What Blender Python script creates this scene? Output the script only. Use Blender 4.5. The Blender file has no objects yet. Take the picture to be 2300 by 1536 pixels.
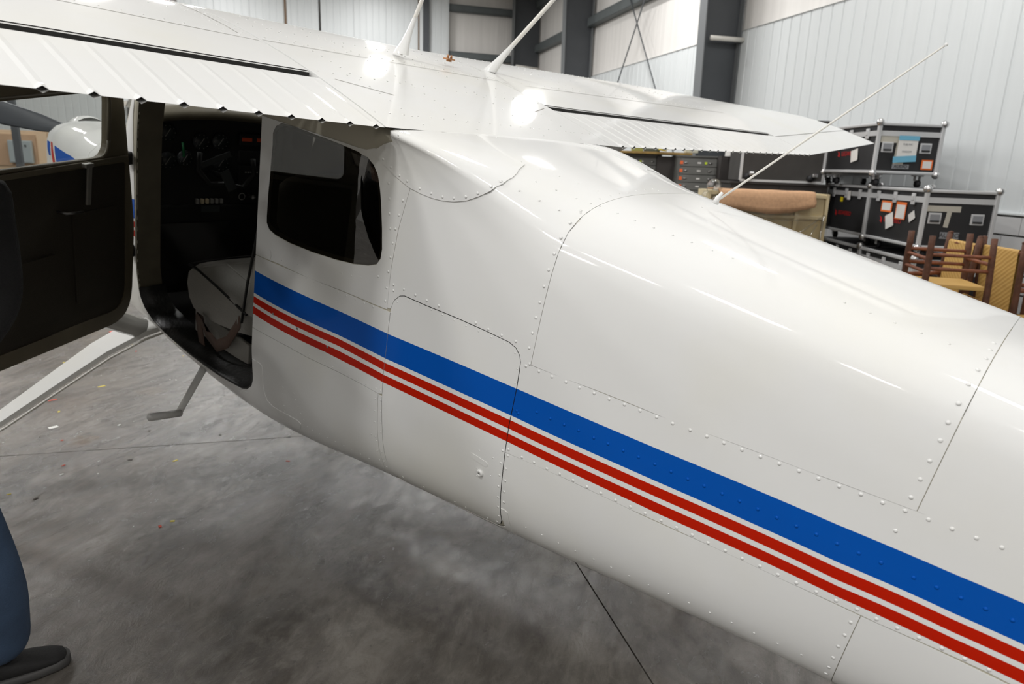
import bpy, bmesh, math, random
import numpy as np
from mathutils import Vector, Matrix
from mathutils.geometry import delaunay_2d_cdt
random.seed(7)
SC = bpy.context.scene
COL = SC.collection

# ------------------------------------------------------------------ camera
cam_d = bpy.data.cameras.new('camera')
cam_d.sensor_fit = 'HORIZONTAL'
cam_d.sensor_width = 36.0
cam_d.lens = 1533.0 / 2300.0 * 36.0
cam_d.dof.use_dof = True
cam_d.dof.focus_distance = 2.1
cam_d.dof.aperture_fstop = 4.0
cam = bpy.data.objects.new('camera', cam_d)
COL.objects.link(cam)
_R = ((0.64883062, -0.16779953, 0.74220088),
      (-0.76008574, -0.18893145, 0.62175122),
      (0.03589552, -0.96754753, -0.25012654))
M4 = Matrix([[_R[i][0], -_R[i][1], -_R[i][2], 0] for i in range(3)] + [[0, 0, 0, 1]])
M4.translation = Vector((-1.905, 0.0, 1.66))
cam.matrix_world = M4
SC.camera = cam

# ------------------------------------------------------------------ world, exposure
SC.view_settings.view_transform = 'Standard'
SC.view_settings.look = 'None'
SC.view_settings.exposure = 0.0
SC.view_settings.gamma = 1.0
SC.view_settings.use_curve_mapping = False
wd = bpy.data.worlds.new('world')
SC.world = wd
wd.use_nodes = True
wd.node_tree.nodes['Background'].inputs[0].default_value = (0.9, 0.95, 1.0, 1)
wd.node_tree.nodes['Background'].inputs[1].default_value = 0.05

# building axes: d along the right-hand wall, n towards it
D1 = np.array([0.562, 0.827, 0.0]); D1 /= np.linalg.norm(D1)
N1 = np.array([D1[1], -D1[0], 0.0])
def H(d, n, z=0.0):
    v = d * D1 + n * N1
    return Vector((v[0], v[1], z))
HANG = math.atan2(D1[1], D1[0])            # rotation of the d axis about z
WALL_N = 6.168
BACK_D = 24.6

# hangar high-bay lamps, plus rows added to brighten the right and back walls
LAMP_Z = 7.3
LAMP_W = 262.0
LAMPS = [(-2.5, -4.6, 1.05), (-2.5, -9.6, 1.35), (-2.5, -14.6, 1.2), (-8.5, -4.6, 1.1), (-8.5, -9.6, 1.1), (-8.5, 0.45, 0.5), (-2.5, 0.45, 0.22),
         (5.0, -14.6, 1.1), (5.0, -9.6, 1.0), (5.0, -4.6, 0.5), (5.0, 0.45, 0.35), (12.4, -9.6, 0.7), (12.4, -4.6, 0.7), (12.4, 0.45, 0.7),
         (17.6, -9.6, 0.7), (17.6, -4.6, 0.7), (17.6, 0.45, 0.7), (-2.5, 3.9, 0.5), (5.0, 3.9, 0.62), (12.4, 3.9, 0.8), (21.5, -4.6, 0.5), (21.5, 0.45, 0.5)]
for d, n, k in LAMPS:
    ld = bpy.data.lights.new('bay_and_fill_lamp', 'AREA')
    ld.shape = 'RECTANGLE'; ld.size = 1.25; ld.size_y = 0.35
    ld.energy = LAMP_W * k; ld.color = (1.0, 0.992, 0.98)
    lo = bpy.data.objects.new('bay_and_fill_lamp', ld)
    COL.objects.link(lo)
    lo.location = H(d, n, LAMP_Z)
    lo.rotation_euler = (0, 0, HANG)

# ------------------------------------------------------------------ materials
def srgb(r, g, b):
    f = lambda c: (c / 255 / 12.92) if c / 255 <= 0.04045 else ((c / 255 + 0.055) / 1.055) ** 2.4
    return (f(r), f(g), f(b), 1)
def mat(name, col, rough=0.5, metal=0.0, spec=0.5, coat=0.0, emit=None, estr=0.0, bump=0.0, bscale=60.0, var=0.0, vscale=4.0, trans=0.0):
    m = bpy.data.materials.new(name); m.use_nodes = True
    nt = m.node_tree; b = nt.nodes['Principled BSDF']
    b.inputs['Base Color'].default_value = col
    b.inputs['Roughness'].default_value = rough
    b.inputs['Metallic'].default_value = metal
    b.inputs['Specular IOR Level'].default_value = spec
    b.inputs['Coat Weight'].default_value = coat
    b.inputs['Coat Roughness'].default_value = 0.06
    b.inputs['Transmission Weight'].default_value = trans
    if emit:
        b.inputs['Emission Color'].default_value = emit
        b.inputs['Emission Strength'].default_value = estr
    if bump or var:
        tc = nt.nodes.new('ShaderNodeTexCoord')
        if var:
            n = nt.nodes.new('ShaderNodeTexNoise'); n.inputs['Scale'].default_value = vscale; n.inputs['Detail'].default_value = 6
            nt.links.new(tc.outputs['Object'], n.inputs['Vector'])
            mp = nt.nodes.new('ShaderNodeMapRange')
            mp.inputs[1].default_value = 0.3; mp.inputs[2].default_value = 0.7
            mp.inputs[3].default_value = 1 - var; mp.inputs[4].default_value = 1 + var
            nt.links.new(n.outputs['Fac'], mp.inputs[0])
            mx = nt.nodes.new('ShaderNodeVectorMath'); mx.operation = 'SCALE'
            mx.inputs[0].default_value = col[:3]
            nt.links.new(mp.outputs[0], mx.inputs['Scale'])
            nt.links.new(mx.outputs[0], b.inputs['Base Color'])
        if bump:
            n2 = nt.nodes.new('ShaderNodeTexNoise'); n2.inputs['Scale'].default_value = bscale; n2.inputs['Detail'].default_value = 4
            nt.links.new(tc.outputs['Object'], n2.inputs['Vector'])
            bp = nt.nodes.new('ShaderNodeBump'); bp.inputs['Strength'].default_value = bump; bp.inputs['Distance'].default_value = 0.01
            nt.links.new(n2.outputs['Fac'], bp.inputs['Height'])
            nt.links.new(bp.outputs['Normal'], b.inputs['Normal'])
    return m
MT = {}
def aircraft_paint(name, col, dirt=0.5):
    """glossy enamel with faint yellowed grime"""
    m = bpy.data.materials.new(name); m.use_nodes = True
    nt = m.node_tree; b = nt.nodes['Principled BSDF']
    tc = nt.nodes.new('ShaderNodeTexCoord')
    n = nt.nodes.new('ShaderNodeTexNoise'); n.inputs['Scale'].default_value = 1.7; n.inputs['Detail'].default_value = 5
    nt.links.new(tc.outputs['Object'], n.inputs['Vector'])
    rp = nt.nodes.new('ShaderNodeMapRange'); rp.inputs[1].default_value = 0.5; rp.inputs[2].default_value = 0.8; rp.inputs[3].default_value = 0; rp.inputs[4].default_value = dirt
    nt.links.new(n.outputs['Fac'], rp.inputs[0])
    mx = nt.nodes.new('ShaderNodeMix'); mx.data_type = 'RGBA'
    mx.inputs[6].default_value = col
    mx.inputs[7].default_value = (col[0] * .97, col[1] * .94, col[2] * .82, 1)
    nt.links.new(rp.outputs[0], mx.inputs[0])
    nt.links.new(mx.outputs[2], b.inputs['Base Color'])
    b.inputs['Roughness'].default_value = 0.55
    b.inputs['Specular IOR Level'].default_value = 0.25
    b.inputs['Coat Weight'].default_value = 0.6
    b.inputs['Coat Roughness'].default_value = 0.06
    n2 = nt.nodes.new('ShaderNodeTexNoise'); n2.inputs['Scale'].default_value = 5.0; n2.inputs['Detail'].default_value = 2
    nt.links.new(tc.outputs['Object'], n2.inputs['Vector'])
    bp = nt.nodes.new('ShaderNodeBump'); bp.inputs['Strength'].default_value = 0.10; bp.inputs['Distance'].default_value = 0.01
    nt.links.new(n2.outputs['Fac'], bp.inputs['Height'])
    nt.links.new(bp.outputs['Normal'], b.inputs['Normal'])
    return m
MT['white'] = aircraft_paint('white_enamel', (0.73, 0.732, 0.72, 1))
MT['blue'] = aircraft_paint('blue_enamel', (0.0, 0.078, 0.40, 1), 0.0)
MT['red'] = aircraft_paint('red_enamel', (0.46, 0.010, 0.0, 1), 0.0)
for k_ in ('blue', 'red'):
    b_ = MT[k_].node_tree.nodes['Principled BSDF']; b_.inputs['Coat Weight'].default_value = 0.12; b_.inputs['Specular IOR Level'].default_value = 0.1; b_.inputs['Roughness'].default_value = 0.4
MT['seal'] = mat('yellowed_sealant', srgb(182, 177, 160), 0.6)
MT['seal2'] = mat('grey_joint_line', srgb(120, 116, 106), 0.6)
MT['latch'] = mat('worn_grey_latch', srgb(150, 148, 142), 0.4, metal=.3)
MT['gap'] = mat('dark_gap', srgb(30, 29, 27), 0.7)
MT['jamb'] = mat('olive_brown_jamb', srgb(104, 98, 82), 0.5, var=0.15, vscale=9)
MT['rubber'] = mat('black_rubber', srgb(26, 26, 26), 0.35, bump=0.2)
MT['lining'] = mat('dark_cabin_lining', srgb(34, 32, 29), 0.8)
MT['panelblack'] = mat('black_instrument_paint', srgb(22, 22, 22), 0.6)
MT['dial'] = mat('dial_face', srgb(52, 56, 58), 0.35)
MT['dialwhite'] = mat('dial_marking', srgb(150, 150, 145), 0.5)
MT['orange'] = mat('orange_window', srgb(190, 70, 35), 0.4)
MT['leather'] = mat('grey_leather', srgb(158, 156, 150), 0.45, bump=0.25, bscale=90, var=0.06, vscale=6)
MT['piping'] = mat('black_piping', srgb(20, 20, 20), 0.5)
MT['belt'] = mat('brown_webbing', srgb(104, 84, 74), 0.7, bump=0.3, bscale=220)
MT['steel'] = mat('bare_steel', srgb(150, 150, 150), 0.35, metal=0.9)
MT['darkmetal'] = mat('dark_metal', srgb(48, 48, 50), 0.5, metal=0.3)
MT['prop'] = mat('black_propeller_paint', srgb(62, 66, 72), 0.45, var=0.08)
MT['tyre'] = mat('tyre_rubber', srgb(28, 28, 28), 0.8)
MT['doortrim'] = mat('dark_brown_trim', srgb(58, 53, 43), 0.75, bump=0.3, bscale=180, var=0.06)
MT['doorframe'] = mat('khaki_door_frame', srgb(108, 100, 80), 0.5, var=0.12, vscale=7)
MT['yellow'] = mat('yellow_primer', srgb(170, 150, 70), 0.6, var=0.2, vscale=12)
MT['cream'] = mat('cream_antenna', (0.72, 0.70, 0.65, 1), 0.4)
MT['bronze'] = mat('bronze_cap', srgb(168, 118, 74), 0.5)
def glass(name, tint, rough=0.0, ior=1.45):
    m = bpy.data.materials.new(name); m.use_nodes = True
    nt = m.node_tree; nt.nodes.clear()
    out = nt.nodes.new('ShaderNodeOutputMaterial')
    tr = nt.nodes.new('ShaderNodeBsdfTransparent'); tr.inputs[0].default_value = tint
    gl = nt.nodes.new('ShaderNodeBsdfGlossy'); gl.inputs['Roughness'].default_value = rough
    lw = nt.nodes.new('ShaderNodeLayerWeight'); lw.inputs[0].default_value = 0.5
    pw = nt.nodes.new('ShaderNodeMath'); pw.operation = 'POWER'; pw.inputs[1].default_value = 4.0
    nt.links.new(lw.outputs['Facing'], pw.inputs[0])
    fr = nt.nodes.new('ShaderNodeMapRange'); f0 = ((ior - 1) / (ior + 1))**2 * 1.8; fr.inputs[3].default_value = f0; fr.inputs[4].default_value = 1.0
    nt.links.new(pw.outputs[0], fr.inputs[0])
    mx = nt.nodes.new('ShaderNodeMixShader')
    nt.links.new(fr.outputs[0], mx.inputs[0]); nt.links.new(tr.outputs[0], mx.inputs[1]); nt.links.new(gl.outputs[0], mx.inputs[2])
    nt.links.new(mx.outputs[0], out.inputs[0])
    return m
MT['tint'] = glass('smoked_acrylic', (0.14, 0.13, 0.115, 1), 0.0, 1.75)
MT['clear'] = glass('clear_acrylic', (0.86, 0.87, 0.86, 1))
MT['film'] = glass('stretch_film', (0.94, 0.94, 0.92, 1), 0.15, 1.7)

# ------------------------------------------------------------------ mesh helpers
def link(name, me, parent=None, m=None):
    o = bpy.data.objects.new(name, me); COL.objects.link(o)
    if parent is not None: o.parent = parent
    if m is not None:
        for x in (m if isinstance(m, (list, tuple)) else [m]): me.materials.append(x)
    return o
def empty(name, loc=(0, 0, 0), rotz=0.0, label=None, cat=None, group=None):
    o = bpy.data.objects.new(name, None); COL.objects.link(o)
    o.location = loc; o.rotation_euler = (0, 0, rotz); o.empty_display_size = 0.1
    if label: o['label'] = label
    if cat: o['category'] = cat
    if group: o['group'] = group
    return o
def tag(o, label, cat, group=None):
    o['label'] = label; o['category'] = cat
    if group: o['group'] = group
    return o
def struct(o):
    o['kind'] = 'structure'; return o
def stuff(o):
    o['kind'] = 'stuff'; return o
class MB:
    """collects simple solids into one mesh"""
    def __init__(s): s.v = []; s.f = []; s.mi = []; s.sm = []
    def add(s, vs, fs, mi=0, smooth=False):
        k = len(s.v); s.v += [tuple(v) for v in vs]
        for f in fs: s.f.append([i + k for i in f]); s.mi.append(mi); s.sm.append(smooth)
        return s
    def box(s, c, d, rot=None, mi=0, bev=0.0):
        hx, hy, hz = d[0] / 2, d[1] / 2, d[2] / 2
        c = Vector(c)
        if bev <= 0:
            vs = [Vector((x * hx, y * hy, z * hz)) for x in (-1, 1) for y in (-1, 1) for z in (-1, 1)]
            fs = [(0, 1, 3, 2), (4, 6, 7, 5), (0, 4, 5, 1), (2, 3, 7, 6), (0, 2, 6, 4), (1, 5, 7, 3)]
            sm = False
        else:
            bm = bmesh.new(); bmesh.ops.create_cube(bm, size=1)
            for v in bm.verts: v.co = Vector((v.co.x * d[0], v.co.y * d[1], v.co.z * d[2]))
            bmesh.ops.bevel(bm, geom=bm.edges[:], offset=bev, segments=2, affect='EDGES', profile=0.6)
            bm.verts.index_update(); vs = [v.co.copy() for v in bm.verts]; fs = [[v.index for v in f.verts] for f in bm.faces]; bm.free(); sm = False
        if rot is not None: vs = [rot @ v for v in vs]
        return s.add([v + c for v in vs], fs, mi, sm)
    def tube(s, pts, r, n=8, mi=0, cap=True, flat=None):
        pts = [Vector(p) for p in pts]
        rs = r if isinstance(r, (list, tuple)) else [r] * len(pts)
        vs = []; fs = []
        up = None
        for i, p in enumerate(pts):
            t = (pts[min(i + 1, len(pts) - 1)] - pts[max(i - 1, 0)]).normalized()
            if up is None:
                up = Vector((0, 0, 1)) if abs(t.z) < 0.9 else Vector((1, 0, 0))
            a = t.cross(up).normalized(); b = a.cross(t).normalized(); up = b
            for k in range(n):
                an = 2 * math.pi * k / n
                vs.append(p + (a * math.cos(an) + b * math.sin(an) * (flat or 1.0)) * rs[i])
        for i in range(len(pts) - 1):
            for k in range(n):
                fs.append((i * n + k, i * n + (k + 1) % n, (i + 1) * n + (k + 1) % n, (i + 1) * n + k))
        if cap:
            fs.append(tuple(range(n - 1, -1, -1))); fs.append(tuple((len(pts) - 1) * n + k for k in range(n)))
        return s.add(vs, fs, mi, True)
    def ball(s, c, r, n=10, m=6, mi=0, sc=(1, 1, 1)):
        vs = [Vector((0, 0, 1))]; fs = []
        for i in range(1, m):
            th = math.pi * i / m
            for k in range(n):
                ph = 2 * math.pi * k / n
                vs.append(Vector((math.sin(th) * math.cos(ph), math.sin(th) * math.sin(ph), math.cos(th))))
        vs.append(Vector((0, 0, -1)))
        for k in range(n): fs.append((0, 1 + k, 1 + (k + 1) % n))
        for i in range(m - 2):
            for k in range(n):
                a = 1 + i * n + k; b = 1 + i * n + (k + 1) % n
                fs.append((a, a + n, b + n, b))
        e = len(vs) - 1; o = 1 + (m - 2) * n
        for k in range(n): fs.append((o + k, e, o + (k + 1) % n))
        c = Vector(c)
        return s.add([Vector((v.x * sc[0], v.y * sc[1], v.z * sc[2])) * r + c for v in vs], fs, mi, True)
    def grid(s, P, mi=0, smooth=True, closed=False):
        """P: rows of points"""
        nr, nc = len(P), len(P[0]); fs = []
        for i in range(nr - 1):
            for j in range(nc if closed else nc - 1):
                fs.append((i * nc + j, i * nc + (j + 1) % nc, (i + 1) * nc + (j + 1) % nc, (i + 1) * nc + j))
        return s.add([p for r in P for p in r], fs, mi, smooth)
    def build(s, name, m, parent=None, mats=None):
        me = bpy.data.meshes.new(name)
        me.from_pydata(s.v, [], s.f); 
        me.polygons.foreach_set('material_index', s.mi)
        me.polygons.foreach_set('use_smooth', s.sm)
        me.update()
        return link(name, me, parent, mats or m)
def copy_tree(o, parent=None):
    c = o.copy(); COL.objects.link(c)
    if parent is not None: c.parent = parent
    for ch in list(o.children): copy_tree(ch, c)
    return c

# ------------------------------------------------------------------ hangar
def wall_mat(name, col, rough, wr=0.0, var=0.03, sx=14.0, sz=0.25):
    m = bpy.data.materials.new(name); m.use_nodes = True
    nt = m.node_tree; b = nt.nodes['Principled BSDF']
    b.inputs['Roughness'].default_value = rough
    g = nt.nodes.new('ShaderNodeNewGeometry')
    mp = nt.nodes.new('ShaderNodeMapping'); mp.inputs['Rotation'].default_value = (0, 0, -HANG); mp.inputs['Scale'].default_value = (sx, sx, sz)
    mp.vector_type = 'POINT'
    rot = nt.nodes.new('ShaderNodeVectorRotate'); rot.rotation_type = 'Z_AXIS'; rot.inputs['Angle'].default_value = -HANG
    nt.links.new(g.outputs['Position'], rot.inputs['Vector'])
    sc = nt.nodes.new('ShaderNodeVectorMath'); sc.operation = 'MULTIPLY'; sc.inputs[1].default_value = (sx, sx, sz)
    nt.links.new(rot.outputs[0], sc.inputs[0])
    nt.nodes.remove(mp)
    n = nt.nodes.new('ShaderNodeTexNoise'); n.inputs['Scale'].default_value = 0.6; n.inputs['Detail'].default_value = 5
    nt.links.new(sc.outputs[0], n.inputs['Vector'])
    r = nt.nodes.new('ShaderNodeMapRange'); r.inputs[1].default_value = 0.3; r.inputs[2].default_value = 0.7; r.inputs[3].default_value = 1 - var; r.inputs[4].default_value = 1 + var
    nt.links.new(n.outputs['Fac'], r.inputs[0])
    v = nt.nodes.new('ShaderNodeVectorMath'); v.operation = 'SCALE'; v.inputs[0].default_value = col[:3]
    nt.links.new(r.outputs[0], v.inputs['Scale']); nt.links.new(v.outputs[0], b.inputs['Base Color'])
    if wr:
        bp = nt.nodes.new('ShaderNodeBump'); bp.inputs['Strength'].default_value = wr; bp.inputs['Distance'].default_value = 0.05
        nt.links.new(n.outputs['Fac'], bp.inputs['Height']); nt.links.new(bp.outputs['Normal'], b.inputs['Normal'])
    return m
MT['liner'] = wall_mat('white_steel_liner', srgb(220, 224, 225), 0.45, 0.0, 0.02)
MT['vinyl'] = wall_mat('white_vinyl_insulation', srgb(238, 235, 231), 0.5, 0.35, 0.05, 9, 0.35)
MT['block'] = wall_mat('white_painted_block', srgb(214, 214, 214), 0.7, 0.0, 0.03, 6, 6)
MT['ceil'] = mat('white_ceiling_vinyl', srgb(228, 226, 222), 0.7)
MT['farwall'] = wall_mat('far_wall_bounce_grey', srgb(172, 170, 166), 0.6, 0.0, 0.05)  # unseen left and front walls, grey chosen to set their bounce light
MT['iron'] = mat('grey_primed_steel', srgb(72, 75, 79), 0.55, var=0.06, vscale=3)
MT['ironlight'] = mat('grey_primed_flange', srgb(112, 115, 117), 0.55)
MT['girt'] = mat('grey_green_girt', srgb(96, 102, 103), 0.5, var=0.08)
MT['rust'] = mat('brown_edge_trim', srgb(116, 92, 70), 0.6)

def concrete():
    m = bpy.data.materials.new('stained_polished_concrete'); m.use_nodes = True
    nt = m.node_tree; b = nt.nodes['Principled BSDF']; L = nt.links.new
    g = nt.nodes.new('ShaderNodeNewGeometry')
    rot = nt.nodes.new('ShaderNodeVectorRotate'); rot.rotation_type = 'Z_AXIS'; rot.inputs['Angle'].default_value = -HANG + 0.5
    L(g.outputs['Position'], rot.inputs['Vector'])
    def noise(scale, det, mul=(1, 1, 1), dist=0.0, rough=0.55):
        s = nt.nodes.new('ShaderNodeVectorMath'); s.operation = 'MULTIPLY'; s.inputs[1].default_value = mul
        L(rot.outputs[0], s.inputs[0])
        n = nt.nodes.new('ShaderNodeTexNoise'); n.inputs['Scale'].default_value = scale; n.inputs['Detail'].default_value = det
        n.inputs['Distortion'].default_value = dist; n.inputs['Roughness'].default_value = rough
        L(s.outputs[0], n.inputs['Vector']); return n.outputs['Fac']
    def rng(x, a, bb, c, d):
        r = nt.nodes.new('ShaderNodeMapRange'); r.inputs[1].default_value = a; r.inputs[2].default_value = bb; r.inputs[3].default_value = c; r.inputs[4].default_value = d
        L(x, r.inputs[0]); return r.outputs[0]
    def mixc(f, a, c):
        x = nt.nodes.new('ShaderNodeMix'); x.data_type = 'RGBA'
        L(f, x.inputs[0])
        for i, q in ((6, a), (7, c)):
            if isinstance(q, tuple): x.inputs[i].default_value = q
            else: L(q, x.inputs[i])
        return x.outputs[2]
    big = noise(0.45, 6, (1, 1, 1), 0.6)
    streak = noise(1.3, 9, (1.0, 2.0, 1), 0.7, 0.68)
    fine = noise(9, 10, (1, 1.6, 1), 0.5, 0.75)
    mid = noise(3.4, 8, (1, 1.5, 1), 0.5, 0.65)
    speck = noise(22, 4, (1, 1.5, 1), 0.3)
    base = mixc(rng(streak, 0.36, 0.66, 0, 1), srgb(62, 58, 53), srgb(128, 123, 116))
    base = mixc(rng(big, 0.40, 0.66, 0, 0.7), base, srgb(66, 61, 55))
    base = mixc(rng(mid, 0.50, 0.72, 0, 0.55), base, srgb(58, 54, 50))
    base = mixc(rng(fine, 0.50, 0.78, 0, 0.6), base, srgb(54, 51, 48))
    base = mixc(rng(fine, 0.50, 0.28, 0, 0.35), base, srgb(130, 126, 120))
    base = mixc(rng(noise(1.7, 6, (1, 1, 1), 0.6), 0.58, 0.74, 0, 0.45), base, srgb(92, 78, 62))
    base = mixc(rng(speck, 0.64, 0.74, 0, 0.6), base, srgb(52, 50, 48))
    # spilled oil and rust spots
    wob = nt.nodes.new('ShaderNodeTexNoise'); wob.inputs['Scale'].default_value = 14; wob.inputs['Detail'].default_value = 5
    L(g.outputs['Position'], wob.inputs['Vector'])
    for (x, y, r, c) in ((-0.652, 4.305, 0.10, srgb(84, 64, 34)), (-0.017, 4.962, 0.13, srgb(96, 86, 74)), (0.02, 2.02, 0.06, srgb(58, 54, 50)),
                         (0.16, 1.42, 0.07, srgb(52, 50, 48)), (0.33, 4.45, 0.07, srgb(82, 72, 60)), (0.9, 2.9, 0.5, srgb(88, 84, 78))):
        d = nt.nodes.new('ShaderNodeVectorMath'); d.operation = 'DISTANCE'; d.inputs[1].default_value = (x, y, 0)
        L(g.outputs['Position'], d.inputs[0])
        a = nt.nodes.new('ShaderNodeMath'); a.operation = 'MULTIPLY_ADD'; a.inputs[1].default_value = r * 2.6; 
        L(wob.outputs['Fac'], a.inputs[0]); L(d.outputs['Value'], a.inputs[2])
        base = mixc(rng(a.outputs[0], r * 1.5, r * 2.2, 0.85, 0.0), base, c)
    L(base, b.inputs['Base Color'])
    L(rng(mid, 0.35, 0.70, 0.13, 0.34), b.inputs['Roughness'])
    b.inputs['Specular IOR Level'].default_value = 0.6
    bp = nt.nodes.new('ShaderNodeBump'); bp.inputs['Strength'].default_value = 0.8; bp.inputs['Distance'].default_value = 0.004
    L(fine, bp.inputs['Height']); L(bp.outputs['Normal'], b.inputs['Normal'])
    return m
MT['concrete'] = concrete()
MT['joint'] = mat('dark_floor_joint', srgb(58, 48, 40), 0.8)

ROTH = Matrix.Rotation(HANG, 4, 'Z')
def hbox(mb, d0, d1_, n0, n1_, z0, z1, mi=0):
    """box in hangar axes"""
    c = H((d0 + d1_) / 2, (n0 + n1_) / 2, (z0 + z1) / 2)
    mb.box(c, (abs(d1_ - d0), abs(n1_ - n0), abs(z1 - z0)), ROTH.to_3x3(), mi)
    return mb
RN0, RD0 = -18.0, -13.0
floor = struct(hbox(MB(), RD0 - .2, BACK_D + .3, RN0 - .2, WALL_N + .3, -0.15, -0.012).build('floor', MT['joint']))
db = [RD0, -9.0, -3.0, 3.04, 9.1, 15.2, 21.2, BACK_D]
nb = [RN0, -12.6, -6.6, -0.555, WALL_N]
for i in range(len(db) - 1):
    for j in range(len(nb) - 1):
        hbox(MB(), db[i] + .003, db[i + 1] - .003, nb[j] + .003, nb[j + 1] - .003, -0.05, 0.0).build('slab', MT['concrete'], floor)
ceil = struct(hbox(MB(), RD0, BACK_D, RN0, WALL_N, 8.0, 8.15).build('ceiling', MT['ceil']))
wall_l = struct(hbox(MB(), RD0, BACK_D, RN0 - .2, RN0, -0.02, 8.1).build('wall_left', MT['farwall']))
wall_f = struct(hbox(MB(), RD0 - .2, RD0, RN0 - .2, WALL_N + .2, -0.02, 8.1).build('wall_front', MT['farwall']))
wall_r = struct(hbox(MB(), RD0, BACK_D + .2, WALL_N, WALL_N + .2, -0.02, 8.1).build('wall_right', MT['vinyl']))
wall_b = struct(hbox(MB(), RD0, 0, 0, 0, 0, 0).build('wall_back', MT['vinyl']))
wall_b.data.clear_geometry()
_m = MB(); hbox(_m, BACK_D, BACK_D + .2, RN0 - .2, WALL_N + .2, -0.02, 8.1)
wall_b.data.from_pydata(_m.v, [], _m.f); wall_b.data.update()

def rib_sheet(pitch, nrib, z0, z1, rib=0.012, along='d'):
    """steel liner sheet, profile along local x, standing proud along local y"""
    xs = []; 
    for i in range(nrib):
        a = i * pitch
        xs += [(a, 0), (a + pitch * .80, 0), (a + pitch * .84, rib), (a + pitch * .93, rib), (a + pitch * .97, 0)]
    xs.append((nrib * pitch, 0))
    me = bpy.data.meshes.new('liner_panel')
    vs = [(x, y, z0) for x, y in xs] + [(x, y, z1) for x, y in xs]
    k = len(xs); vs += [(xs[0][0], -.02, z1), (xs[-1][0], -.02, z1)]
    me.from_pydata(vs, [], [(i, i + 1, k + i + 1, k + i) for i in range(k - 1)] + [tuple(range(k, 2 * k)) + (2 * k + 1, 2 * k)])
    me.materials.append(MT['liner']); me.update()
    return me
# right wall: painted block below, ribbed liner sheets, vinyl insulation above
LZ0, LZ1 = 1.335, 4.235
me_r = rib_sheet(0.244, 4, LZ0, LZ1)
d = -6.0
while d < BACK_D - .6:
    o = bpy.data.objects.new('liner_panel', me_r); COL.objects.link(o); o.parent = wall_r
    p = H(d, WALL_N - .06); o.location = p; o.rotation_euler = (0, 0, HANG + math.pi); o.location = H(d + .976, WALL_N - .06)
    o.rotation_euler = (0, 0, HANG + math.pi)
    d += 0.976
hbox(MB(), RD0, BACK_D, WALL_N - .10, WALL_N - .001, LZ0 - .02, LZ0, 0).build('ledge_flashing', MT['liner'], wall_r)
me_bl = hbox(MB(), 0, .398, 0, .09, 0, .196).build('block', MT['block'], wall_r).data
first = True
for row in range(6):
    z = 0.005 + row * 0.218
    for k in range(17):
        dd = -0.5 + k * 0.404 + (0.2 if row % 2 else 0)
        if first: o = [c for c in wall_r.children if c.name == 'block'][0]; first = False
        else: o = bpy.data.objects.new('block', me_bl); COL.objects.link(o); o.parent = wall_r
        o.location = H(dd, WALL_N - .092, z)
hbox(MB(), 6.4, BACK_D, WALL_N - .09, WALL_N - .001, 0, LZ0 - .02).build('block_course', MT['block'], wall_r)
for z in (5.57, 7.0):
    m = MB(); hbox(m, RD0, BACK_D, WALL_N - .22, WALL_N, z, z + .02); hbox(m, RD0, BACK_D, WALL_N - .22, WALL_N - .2, z, z + .24); hbox(m, RD0, BACK_D, WALL_N - .22, WALL_N - .16, z + .22, z + .24)
    m.build('girt', MT['girt'], wall_r)
# back wall
me_b = rib_sheet(0.213, 5, 0.02, 7.98)
for i in range(8):
    n0 = 1.86 - (i + 1) * 1.07 - (0.06 if i >= 4 else 0)
    o = bpy.data.objects.new('liner_panel', me_b); COL.objects.link(o); o.parent = wall_b
    o.location = H(BACK_D - .34, n0); o.rotation_euler = (0, 0, HANG - math.pi / 2); o.location = H(BACK_D - .34, n0 + 1.065)
hbox(MB(), BACK_D - .36, BACK_D - .2, 1.855, 1.90, 0, 8).build('edge_trim', MT['rust'], wall_b)
hbox(MB(), BACK_D - .37, BACK_D - .33, -2.50, -2.43, 0, 8).build('edge_trim', MT['rust'], wall_b)
me_b2 = rib_sheet(0.213, 5, 1.75, 7.98)
for i in range(9):
    o = bpy.data.objects.new('liner_panel', me_b2); COL.objects.link(o); o.parent = wall_b
    o.location = H(BACK_D - .34, -7.0 - i * 1.066); o.rotation_euler = (0, 0, HANG - math.pi / 2)
hbox(MB(), BACK_D - .5, BACK_D - .28, 2.02, 2.22, 0, 8).build('post', MT['iron'], wall_b)
for z in (5.25, 6.77):
    m = MB(); hbox(m, BACK_D - .24, BACK_D, 2.2, WALL_N, z, z + .02); hbox(m, BACK_D - .24, BACK_D - .22, 1.9, WALL_N, z, z + .22); hbox(m, BACK_D - .24, BACK_D - .18, 2.2, WALL_N, z + .2, z + .22)
    m.build('girt', MT['girt'], wall_b)
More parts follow.
